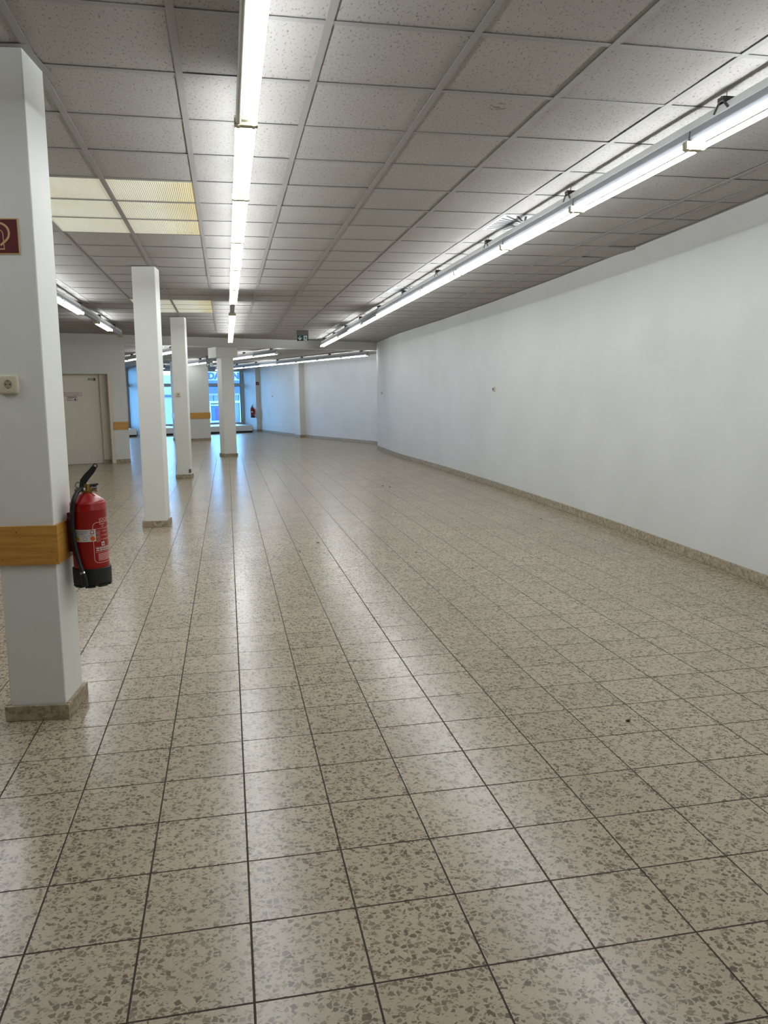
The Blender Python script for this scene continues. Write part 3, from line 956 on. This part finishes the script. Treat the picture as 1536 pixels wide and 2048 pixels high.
bpart('poster', 'poster_blue', (1.75, 2.19, -.075, -.05, .18, 1.02)); bpart('poster', 'poster_violet', (2.0, 2.19, -.09, -.075, .25, .9))
bpart('poster', 'poster_blue', (2.32, 2.98, -.075, -.05, .18, 1.02))
bpart('window_row', 'ext_glass', (-2.9, -2.4, -.03, 0, 1.75, 2.7), (-3.6, -3.1, -.03, 0, 1.75, 2.7))
bpart('ledge', 'slate', (-4.2, 1.2, -.12, 0, 1.58, 1.66))
bpart('low_display', 'slate', (-4.2, -1.6, -.10, 0, .55, 1.30))
bpart('display_board', 'ext_white', (-4.2, -1.6, -.14, -.1, 1.32, 1.44), (-4.2, -1.6, -.14, -.1, .42, .54))
bpart('blue_crate', 'poster_blue', (-3.1, -2.6, -.5, -.14, -.12, .30))
for s, x in (('DA', 1.92), ('ND', 3.38)):
    me = text_mesh(s, 0.50, 0.02, 'CENTER', 0.022); me.materials.clear(); me.materials.append(M['blue'])
    place('sign_letters', me, bld, Matrix.Translation((x, -.30, 2.50)) @ Matrix.Rotation(math.pi / 2, 4, 'X'))

# ------------------------------------------------------------------ flat sign helper (local x right, y up, z towards viewer)
def sign_mat(p, nrm):
    n = Vector((nrm[0], nrm[1], 0)).normalized(); y = Vector((0, 0, 1)); x = y.cross(n)
    mt = Matrix((x, y, n)).transposed().to_4x4(); mt.translation = Vector(p); return mt
def ribbon(pts, w, z0, z1):
    q = MB(); n = len(pts); L = []; R_ = []
    for i, p in enumerate(pts):
        a_ = Vector(pts[max(i - 1, 0)]); b_ = Vector(pts[min(i + 1, n - 1)]); d = (b_ - a_).normalized(); s = Vector((-d.y, d.x)) * w / 2
        L.append(Vector(p) + s); R_.append(Vector(p) - s)
    vs = [(v.x, v.y, z) for z in (z0, z1) for v in L + R_]
    N = 2 * n; fs = []
    for i in range(n - 1):
        fs += [(N + i, N + n + i, N + n + i + 1, N + i + 1), (i, i + 1, N + i + 1, N + i), (n + i, N + n + i, N + n + i + 1, n + i + 1)]
    q.add(vs, fs); return q
def arc(cx, cy, r, a0, a1, n=20):
    return [(cx + r * math.cos(math.radians(a0 + (a1 - a0) * k / n)), cy + r * math.sin(math.radians(a0 + (a1 - a0) * k / n))) for k in range(n + 1)]

# column A face frames
rA = math.radians(AANG); axA = Vector((math.cos(rA), math.sin(rA))); ayA = Vector((-axA.y, axA.x))
def lean_at(z): return 0.02 * z / 2.9
def onA_front(x, z, out=0.0):
    p = Vector(COLA) + axA * (x + lean_at(z)) - ayA * (a + out); return (p.x, p.y, z)
NA = -ayA
# fire hose sign
S = 0.148
sg = empty('fire_hose_sign', onA_front(-0.0105, 2.157, 0.0005)); sg.matrix_world = sign_mat(onA_front(-0.0105, 2.157, 0.0005), NA)
tag(sg, 'dark red square fire hose sign with cream border on the nearest column', 'sign')
q = MB(); q.bbox(-S / 2, S / 2, -S / 2, S / 2, 0, 0.003, .001); q.build('sign_plate', M['sign_cream'], sg)
q = MB(); q.bbox(-S / 2 + .005, S / 2 - .005, -S / 2 + .005, S / 2 - .005, 0.003, 0.0036, .0003); q.build('sign_field', M['sign_red'], sg)
pts = arc(-.006, .014, .040, 190, -48, 26) + [(-.004, -.037)]
ribbon(pts, .0085, .0036, .0042).build('hose_symbol', M['sign_cream'], sg)
pts = [(-.026, -.05)] + arc(-.008, .010, .0165, 180, 0, 14) + [(.0105, -.05)]
ribbon(pts, .0032, .0036, .0042).build('valve_symbol', M['sign_cream'], sg)
ribbon([(-.030, -.052), (.013, -.052)], .005, .0036, .0042).build('base_symbol', M['sign_cream'], sg)

# sockets
def socket(p, nrm, label, size=0.082, parts=True, group=None):
    root = empty('wall_socket', p); root.matrix_world = sign_mat(p, nrm) @ Matrix.Diagonal((1, 1, 0.6, 1)); tag(root, label, 'socket', group)
    h_ = size / 2
    bm = bmesh.new(); bmesh.ops.create_cube(bm, size=1)
    for v in bm.verts: v.co = Vector((v.co.x * size, v.co.y * size, v.co.z * 0.034 + 0.017))
    bmesh.ops.bevel(bm, geom=bm.edges[:], offset=0.011, segments=3, affect='EDGES', profile=0.5)
    me = bpy.data.meshes.new('cover'); bm.to_mesh(me); bm.free(); me.materials.append(M['socket']); me.shade_smooth(); me.set_sharp_from_angle(angle=math.radians(40))
    place('cover', me, root)
    q = MB(); q.lathe([(0.0215, 0.033), (0.0215, 0.0362), (0.0195, 0.0362), (0.0185, 0.0345), (0, 0.0345)], 28, cap=False); o = q.build('socket_ring', M['socket'], root, 40)
    q = MB(); q.lathe([(0.0185, 0.0345), (0.0185, 0.0352), (0, 0.0352)], 28, cap=False); o = q.build('socket_well', M['socket_well'], root)
    if parts:
        for x in (-.0095, .0095):
            q = MB(); q.lathe([(0.0030, 0.035), (0.0030, 0.0358), (0, 0.0358)], 12, Matrix.Translation((x, 0, 0)), cap=False); q.build('pin_hole', M['black'], root)
        q = MB(); q.lathe([(0.0018, 0.035), (0.0018, 0.0357), (0, 0.0357)], 10, cap=False); q.build('centre_screw', M['steel'], root)
        for y in (-.0165, .0165):
            q = MB(); q.bbox(-.004, .004, y - .0022, y + .0022, .035, .0368, .0005); q.build('earth_contact', M['steel'], root)
    return root
socket(onA_front(-0.0215, 1.537, 0.0), NA, 'ivory surface-mounted wall socket on the nearest column')
rC = math.radians(-5); acx = Vector((math.cos(rC), math.sin(rC))); acy = Vector((-acx.y, acx.x))
pc = Vector((-0.82, 14.90)) + acx * (-.035 + .0105) - acy * (a - .0)
socket((pc.x, pc.y, 1.534), -acy, 'small ivory socket on the third column from the viewer', 0.085)
# little outlets on the right wall
def wall_box(p, nrm, label, s=0.07):
    root = empty('wall_outlet', p); root.matrix_world = sign_mat(p, nrm); tag(root, label, 'outlet')
    q = MB(); q.bbox(-s / 2, s / 2, -s / 2, s / 2, 0, 0.022, .004); q.build('cover', M['socket'], root)
    q = MB(); q.bbox(-s / 4, s / 4, -s / 3.2, s / 3.2, 0.022, 0.030, .003); q.build('insert', M['sign_grey'], root)
wall_box((wall_x(11.9), 11.9, 1.55), (-1, -0.005), 'small outlet halfway up the long right wall')
wall_box((wall_x(20.6), 20.6, 1.54), (-1, 0.03), 'tiny outlet near the far end of the long right wall')
nW = Vector((-dW.y, dW.x)) * -1 if False else Vector((dW.y, -dW.x))
pw = Vector(FARW[3]) - (Vector(FARW[3]) - Vector(FARW[4])).normalized() * 1.1
nF = Vector((-(Vector(FARW[4]) - Vector(FARW[3])).normalized().y, (Vector(FARW[4]) - Vector(FARW[3])).normalized().x))
wall_box((pw.x, pw.y, 1.50), (nF.x, nF.y), 'tiny outlet on the far blue-lit wall')

# door notices
dm = wm @ Matrix.Translation((-0.78, 0.1985, 0)) 
def door_sign(x, z, w, h, name, label):
    p = wm @ Vector((x, 0.1985, z)); n = wm.to_3x3() @ Vector((0, -1, 0))
    root = empty(name, p); root.matrix_world = sign_mat(p, n); tag(root, label, 'sign')
    q = MB(); q.bbox(-w / 2, w / 2, -h / 2, h / 2, 0, 0.002, .0006); q.build('sign_border', M['text_red'], root)
    q = MB(); q.bbox(-w / 2 + .007, w / 2 - .007, -h / 2 + .007, h / 2 - .007, 0.002, 0.0026, .0002); q.build('sign_plate', M['sticker'], root)
    return root
s1 = door_sign(-0.765, 1.585, 0.42, 0.075, 'door_notice', 'long red and white notice strip on the beige door')
me = text_mesh('Zutritt nicht gestattet', 0.040); me.materials.clear(); me.materials.append(M['text_red'])
place('lettering', me, s1, Matrix.Translation((0, -.012, .003)))
s2 = door_sign(-0.765, 1.485, 0.215, 0.10, 'door_notice', 'small rectangular notice below the long strip on the beige door')
q = MB(); q.box(-.09, .09, .024, .036, .0026, .0032); q.build('heading_line', M['text_red'], s2)
q = MB()
for k in range(3): q.box(-.09, .02 - .01 * k, .008 - k * .016, .014 - k * .016, .0026, .0030)
q.build('text_line', M['ink'], s2)
q = MB(); q.lathe([(0.016, 0.0026), (0.016, 0.0034)], 12, Matrix.Translation((.065, -.012, 0))); q.box(.047, .083, -.034, -.022, .0026, .0034); q.build('pictogram', M['black'], s2)

# exit signs
def exit_sign(p, nrm, w, h, ztop, label, arrow):
    root = empty('exit_sign', p); root.matrix_world = sign_mat(p, nrm); tag(root, label, 'exit sign', 'green exit signs')
    q = MB(); q.bbox(-w / 2, w / 2, h * .60, ztop, -0.03, 0.03, .004); q.build('housing', M['sign_grey'], root)
    q = MB(); q.bbox(-w / 2 + .004, w / 2 - .004, 0, h * .60, -0.006, 0.006, .001); q.build('sign_panel', M['sign_green'], root)
    hh = h * .60; z0, z1 = 0.006, 0.0075
    def poly(pts, mat, name):
        q = MB(); q.prism(pts, z0, z1); return q.build(name, M[mat], root)
    cx_, cy_ = -w * .24, hh * .5; k = hh
    if arrow == 'down':
        q = MB(); q.box(cx_ - .06 * k, cx_ + .06 * k, cy_ - .25 * k, cy_ + .36 * k, z0, z1); q.build('arrow', M['sign_white'], root)
        ribbon([(cx_ - .32 * k, cy_ + .10 * k), (cx_, cy_ - .30 * k), (cx_ + .32 * k, cy_ + .10 * k)], .15 * k, z0, z1 + .0003).build('arrow', M['sign_white'], root)
    else:
        q = MB(); q.box(cx_ - .25 * k, cx_ + .36 * k, cy_ - .06 * k, cy_ + .06 * k, z0, z1); q.build('arrow', M['sign_white'], root)
        ribbon([(cx_ + .05 * k, cy_ - .32 * k), (cx_ - .30 * k, cy_), (cx_ + .05 * k, cy_ + .32 * k)], .15 * k, z0, z1 + .0003).build('arrow', M['sign_white'], root)
    dx = w * .24
    q = MB(); q.box(dx - .34 * k, dx + .30 * k, .06 * k, .94 * k, z0, z1); q.build('doorway', M['sign_white'], root)
    q = MB(); q.lathe([(0.085 * k, z1), (0.085 * k, z1 + .001)], 12, Matrix.Translation((dx - .06 * k, .80 * k, 0)))
    for pts, ww in (([(dx - .02 * k, .70 * k), (dx + .06 * k, .42 * k)], .17), ([(dx - .02 * k, .66 * k), (dx - .22 * k, .56 * k), (dx - .24 * k, .44 * k)], .075), ([(dx + .0 * k, .66 * k), (dx + .20 * k, .60 * k), (dx + .27 * k, .70 * k)], .075), ([(dx + .05 * k, .45 * k), (dx - .12 * k, .30 * k), (dx - .14 * k, .08 * k)], .10), ([(dx + .06 * k, .42 * k), (dx + .20 * k, .28 * k), (dx + .34 * k, .26 * k)], .10)):
        rb = ribbon(pts, ww * k, z1, z1 + .001); q.add(rb.v, rb.f)
    q.build('running_figure', M['sign_green'], root)
    return root
exit_sign((1.705, 17.58, 2.685), (-.05, -1), 0.255, 0.20, H - 2.685, 'green exit sign with down arrow hanging from the ceiling before the beam', 'down')
ef = Vector((-0.46, 24.6)); exit_sign((ef.x, ef.y, 2.405), (.3, -1), 0.20, 0.19, HF - 2.405, 'small exit sign with left arrow hanging in the far room', 'left')

# small red sign on the far pilaster
fp = pp2 + dW2 * 0.602
pn = dW2
ps = Vector(FARW[4]) + dW2 * 0.001 + Vector((dW2.y, -dW2.x)) * 0.09
rs = empty('extinguisher_sign', (ps.x, ps.y, 2.045)); rs.matrix_world = sign_mat((ps.x, ps.y, 2.045), pn)
tag(rs, 'small dark red extinguisher sign on the pilaster beside the shop window', 'sign')
q = MB(); q.bbox(-.068, .068, -.068, .068, 0, .004, .001); q.build('sign_plate', M['sign_red'], rs)
q = MB(); q.bbox(-.02, .016, -.04, .02, .004, .005, .0005); q.box(-.02, .03, .026, .036, .004, .005); q.build('symbol', M['sign_cream'], rs)

# ------------------------------------------------------------------ fire extinguishers
def extinguisher(P, view, z0, label, detail=True, group=None, bracket_dir=None):
    n = Vector((view[0], view[1])).normalized()            # from axis towards viewer
    rt = Vector((-n.y, n.x)) * 1.0                         # screen right
    root = empty('fire_extinguisher', (P[0], P[1], z0)); tag(root, label, 'fire extinguisher', group)
    R = 0.081
    def cyl(th, r, z):                                      # angle from viewer direction towards screen right
        v = n * math.cos(th) * r + rt * math.sin(th) * r
        return Vector((v.x, v.y, z))
    def lat(l, z, r):
        th = math.asin(max(-1, min(1, l / r))); return cyl(th, r, z)
    q = MB(); q.lathe([(0.0, 0.02), (R, 0.02), (R, 0.355), (R + .0012, 0.357), (R + .0012, 0.362), (R - .0005, 0.366), (R - .0005, 0.389), (R - .003, 0.396), (R - .011, 0.402), (0.045, 0.424), (0.026, 0.432), (0.022, 0.438), (0.0, 0.438)], 48, cap=False)
    q.build('cylinder', M['red'], root, 40)
    q = MB(); q.lathe([(0.0, 0.012), (0.074, 0.0), (0.080, 0.006), (0.0865, 0.012), (0.0875, 0.070), (0.0865, 0.084), (0.0825, 0.086)], 48, cap=False)
    for k in range(8):
        aa = 2 * math.pi * k / 8
        c = Matrix.Rotation(aa, 4, 'Z'); q.bbox(0.060, 0.0835, -0.022, 0.022, -0.004, 0.006, .001, c)
    base = q.build('base_cuff', M['rubber'], root, 40)
    q = MB(); q.lathe([(0.0, 0.436), (0.024, 0.436), (0.026, 0.440), (0.026, 0.446), (0.017, 0.450), (0.015, 0.478), (0.0, 0.478)], 24, cap=False)
    valve = q.build('valve_body', M['brass'], root, 40)
    # gauge to the right
    mr = Matrix((Vector((rt.x, rt.y, 0)), Vector((0, 0, 1)), Vector((rt.y, -rt.x, 0)))).transposed()
    def loc(lr, dz, nn=0.0): v = rt * lr + n * nn; return Vector((v.x, v.y, dz))
    q = MB(); q.tube([loc(0.012, .452), loc(0.030, .452)], 0.008, 10); q.build('gauge_stem', M['brass'], valve)
    q = MB(); q.tube([loc(0.028, .452, .002), loc(0.046, .452, .004)], [0.013, 0.0145], 16); q.build('pressure_gauge', M['chrome'], valve)
    # fixed lower handle and lever
    q = MB(); q.tube([loc(-.012, .466), loc(.012, .468), loc(.052, .474)], [.009, .008, .005], 8); q.build('carry_handle', M['black'], root)
    lev = [loc(-.020, .462, .004), loc(-.012, .492, .004), loc(.006, .515, .004), loc(.026, .536, .004), loc(.042, .558, .004)]
    q = MB(); 
    hw = [.012, .0155, .015, .0135, .011]
    vs = []; fs = []
    for i, p_ in enumerate(lev):
        d_ = (lev[min(i + 1, 4)] - lev[max(i - 1, 0)]).normalized(); side = Vector((-d_.z * rt.x, -d_.z * rt.y, d_.x * rt.x + d_.y * rt.y)).normalized()
        for s_, e_ in ((1, .008), (1, -.008), (-1, -.008), (-1, .008)):
            vs.append(p_ + side * hw[i] * s_ + Vector((n.x, n.y, 0)) * e_)
    for i in range(4):
        for k in range(4): fs.append((4 * i + k, 4 * i + (k + 1) % 4, 4 * i + 4 + (k + 1) % 4, 4 * i + 4 + k))
    fs += [(0, 1, 2, 3), (19, 18, 17, 16)]
    q.add(vs, fs); q.build('lever', M['black'], root)
    e0 = lev[4]; ring = [e0 + Vector((rt.x, rt.y, 0)) * (.002 + .009 * math.cos(t_)) + Vector((0, 0, .003 + .009 * math.sin(t_))) for t_ in [2 * math.pi * k / 14 for k in range(14)]]
    q = MB(); q.tube(ring, .003, 6, True); q.build('lever_eye', M['black'], root)
    for cxr, czr, rr_ in ((-.036, .474, .0125), (-.040, .448, .012)):
        ring = [loc(cxr + rr_ * math.cos(t_), czr + rr_ * math.sin(t_), .006) for t_ in [2 * math.pi * k / 18 for k in range(18)]]
        q = MB(); q.tube(ring, .0024, 6, True); q.build('safety_ring', M['sign_grey'], root)
    # hose
    def hz(l, z, off=.0125): return lat(l, z, R + off)
    pts = [loc(-.010, .452, .004), loc(-.026, .455, .014), loc(-.042, .444, .034), hz(-.058, .415, .006), hz(-.067, .375), hz(-.0715, .32), hz(-.072, .27), hz(-.069, .22), hz(-.062, .165), hz(-.052, .115), hz(-.043, .08, .016), hz(-.036, .052, .018)]
    def cr(P_, n_=6):
        out = []
        for i in range(len(P_) - 1):
            p0, p1, p2, p3 = P_[max(i - 1, 0)], P_[i], P_[i + 1], P_[min(i + 2, len(P_) - 1)]
            for k in range(n_):
                t_ = k / n_
                out.append(0.5 * ((2 * p1) + (p2 - p0) * t_ + (2 * p0 - 5 * p1 + 4 * p2 - p3) * t_ ** 2 + (3 * p1 - p0 - 3 * p2 + p3) * t_ ** 3))
        return out + [P_[-1]]
    q = MB(); q.tube(cr(pts), 0.0105, 12); hose = q.build('hose', M['rubber'], root, 60)
    q = MB(); q.tube([loc(-.008, .452, .003), loc(-.020, .4545, .010)], .0125, 12); q.build('hose_ferrule', M['chrome'], hose)
    q = MB(); q.tube([hz(-.043, .076, .017), hz(-.040, .068, .018)], .0125, 12); q.build('hose_end_ring', M['chrome'], hose)
    q = MB(); q.tube([hz(-.040, .066, .012), hz(-.034, .008, .012)], .015, 10); q.build('hose_clip', M['rubber'], base)
    # printed matter wraps the cylinder: bend flat meshes (x = arc length, y = height)
    def wrap(me, name, mat, th0, zc, par, r0=R + .0006):
        for v in me.vertices:
            th = th0 + v.co.x / r0; rr_ = r0 + v.co.z
            v.co = cyl(th, rr_, zc + v.co.y)
        me.materials.clear(); me.materials.append(M[mat]); me.update()
        return place(name, me, par)
    def sheet(x0, x1, y0, y1, z=0.0, nseg=24):
        q = MB(); vs = []; fs = []
        for k in range(nseg + 1):
            x = x0 + (x1 - x0) * k / nseg; vs += [(x, y0, z), (x, y1, z), (x, y0, z - .001), (x, y1, z - .001)]
        for k in range(nseg):
            b_ = 4 * k; fs += [(b_, b_ + 4, b_ + 5, b_ + 1), (b_ + 1, b_ + 5, b_ + 7, b_ + 3), (b_ + 2, b_ + 6, b_ + 4, b_)]
        q.add(vs, fs); return q.mesh('sheet', None)
    def disc(cx_, cy_, r_, z): 
        q = MB(); q.add([(cx_ + r_ * math.cos(2 * math.pi * k / 18), cy_ + r_ * math.sin(2 * math.pi * k / 18), z) for k in range(18)], [tuple(range(18))]); return q.mesh('disc', None)
    st = wrap(sheet(-.115, .026, .215, .272, .0006), 'inspection_sticker', 'sticker', 0, 0, root)
    if detail:
        st['label'] = 'white inspection sticker with coloured seals'
        wrap(disc(-.058, .229, .0105, .0012), 'seal', 'yellow', 0, 0, st); wrap(disc(-.022, .229, .0090, .0012), 'seal', 'ink', 0, 0, st); wrap(disc(-.022, .229, .0075, .0014), 'seal', 'sticker', 0, 0, st); wrap(disc(.011, .229, .0110, .0012), 'seal', 'orange', 0, 0, st)
        for k, (x0, x1, y0, hgt) in enumerate(((-.068, -.006, .262, .0022), (-.068, -.010, .2545, .0016), (-.068, -.025, .2495, .0014), (-.068, .016, .2425, .0010))):
            wrap(sheet(x0, x1, y0, y0 + hgt, .0012), 'text_line', 'ink', 0, 0, st)
        wrap(sheet(.002, .018, .250, .268, .0012, 6), 'shield_mark', 'text_red', 0, 0, st); wrap(sheet(.0045, .0155, .2535, .2655, .0014, 6), 'shield_mark', 'sticker', 0, 0, st)
        # outlined instruction panel
        x0, x1, y0, y1, rc = .014, .150, .112, .302, .020
        path = [(x1, y1)] + [(x0 + rc + 0 * k, y1) for k in (0,)] + arc(x0 + rc, y1 - rc, rc, 90, 180, 8) + arc(x0 + rc, y0 + rc, rc, 180, 270, 8) + [(x0 + rc + (x1 - x0 - rc) * k / 12, y0) for k in range(1, 13)]
        path = [(x1 - (x1 - x0 - rc) * k / 12, y1) for k in range(0, 12)] + path[1:]
        wrap(ribbon(path, .0024, 0, .0006).mesh('outline', None), 'print_outline', 'print', 0, 0, root)
        def txt(s, size, x, y, mat='print', name='print_lettering'):
            me = text_mesh(s, size, .0002, 'LEFT')
            for v in me.vertices: v.co.x += x; v.co.y += y
            return wrap(me, name, mat, 0, 0, root)
        txt('JOCKEL', .022, .046, .306); txt('Feuer', .013, .047, .289); txt('ABC', .008, .056, .279)
        wrap(sheet(.017, .14, .2715, .273, .0004), 'print_rule', 'print', 0, 0, root)
        for k, s in enumerate(('1. Sichern', '2. Schlagen', '3. Druecken')): txt(s, .0105, .052, .255 - k * .0185)
        for k in range(3):
            yb = .249 - k * .0185
            path = [(.030, yb), (.046, yb), (.046, yb + .015), (.030, yb + .015), (.030, yb)]
            wrap(ribbon(path, .0012, 0, .0004).mesh('pictogram', None), 'pictogram', 'print', 0, 0, root)
            wrap(ribbon([(.033, yb + .003), (.038, yb + .010), (.043, yb + .004)], .0022, 0, .0004).mesh('pictogram', None), 'pictogram', 'print', 0, 0, root)
        wrap(sheet(.052, .070, .190, .209, .0004, 6), 'hazard_mark', 'sticker', 0, 0, root)
        wrap(sheet(.057, .065, .195, .203, .0008, 4), 'hazard_mark', 'red', 0, 0, root)
        wrap(sheet(.020, .13, .1845, .186, .0004), 'print_rule', 'print', 0, 0, root); wrap(sheet(.020, .13, .161, .1623, .0004), 'print_rule', 'print', 0, 0, root)
        for k in range(2):
            for w_ in range(5): wrap(sheet(.024 + w_ * .017, .038 + w_ * .017, .177 - k * .009, .182 - k * .009, .0004, 4), 'text_line', 'sticker', 0, 0, root)
        for k in range(6): wrap(sheet(.032, .12, .152 - k * .006, .1545 - k * .006, .0004), 'text_line', 'print', 0, 0, root)
    # bracket
    if bracket_dir is not None:
        bd = Vector(bracket_dir).normalized(); fmx = frame_mat((0, 0, 0), (bd.x, bd.y))
        q = MB(); q.bbox(R - .004, R + .012, -.022, .022, .16, .345, .002, fmx); br = q.build('wall_bracket', M['dark_red'], root)
        q = MB(); q.bbox(R - .03, R + .008, -.040, -.030, .19, .325, .003, fmx); q.build('bracket_arm', M['dark_red'], br)
        q = MB(); q.bbox(R - .03, R + .008, .030, .040, .19, .325, .003, fmx); q.build('bracket_arm', M['dark_red'], br)
        q = MB(); q.tube([fmx @ Vector((R - .004, -.043, .31)), fmx @ Vector((R + .0, -.046, .27)), fmx @ Vector((R - .006, -.044, .20))], .002, 6); q.build('bracket_spring', M['steel'], br)
    return root
EP = Vector((-0.660, 3.83))
extinguisher((EP.x, EP.y), (-EP.x, -EP.y), 0.600, 'large red fire extinguisher hanging on the nearest column', True, 'red fire extinguishers', (-1, 0.12))
q2 = pp2 + dW2 * 0.20 + Vector((dW2.y, -dW2.x)) * 0.30
pe2 = Vector(FARW[4]) - dW2 * 0.20 + Vector((dW2.y, -dW2.x)) * 0.27
extinguisher((pe2.x, pe2.y), (-pe2.x, -pe2.y), 0.60, 'distant small red fire extinguisher hanging beside the shop window', False, 'red fire extinguishers', (-dW2.y, dW2.x))

# ------------------------------------------------------------------ crumbs on the floor
CR = [(1.72, 3.06, .022, 'largest dark crumb lying on a near floor tile at the right'), (0.85, 7.74, .03, 'dark flake on the mid floor in front of the second column'), (1.69, 7.0, .016, 'tiny dark crumb in the middle of the floor'), (0.63, 7.32, .016, 'tiny dark crumb left of the dark flake'), (2.00, 6.23, .018, 'tiny dark crumb towards the right wall'), (3.6, 8.57, .022, 'dark crumb near the right wall skirting'), (2.46, 12.48, .03, 'left one of a pair of distant crumbs'), (2.54, 12.30, .03, 'right one of a pair of distant crumbs')]
for x, y, s, l in CR:
    q = MB(); n = 7
    pts = [(s * random.uniform(.4, .6) * math.cos(2 * math.pi * k / n), s * .55 * random.uniform(.4, .6) * math.sin(2 * math.pi * k / n)) for k in range(n)]
    q.prism(pts, 0.0006, 0.004 + s * .1)
    o = q.build('crumb', M['crumb']); o.location = (x, y, 0); tag(o, l, 'debris', 'crumbs on the floor')
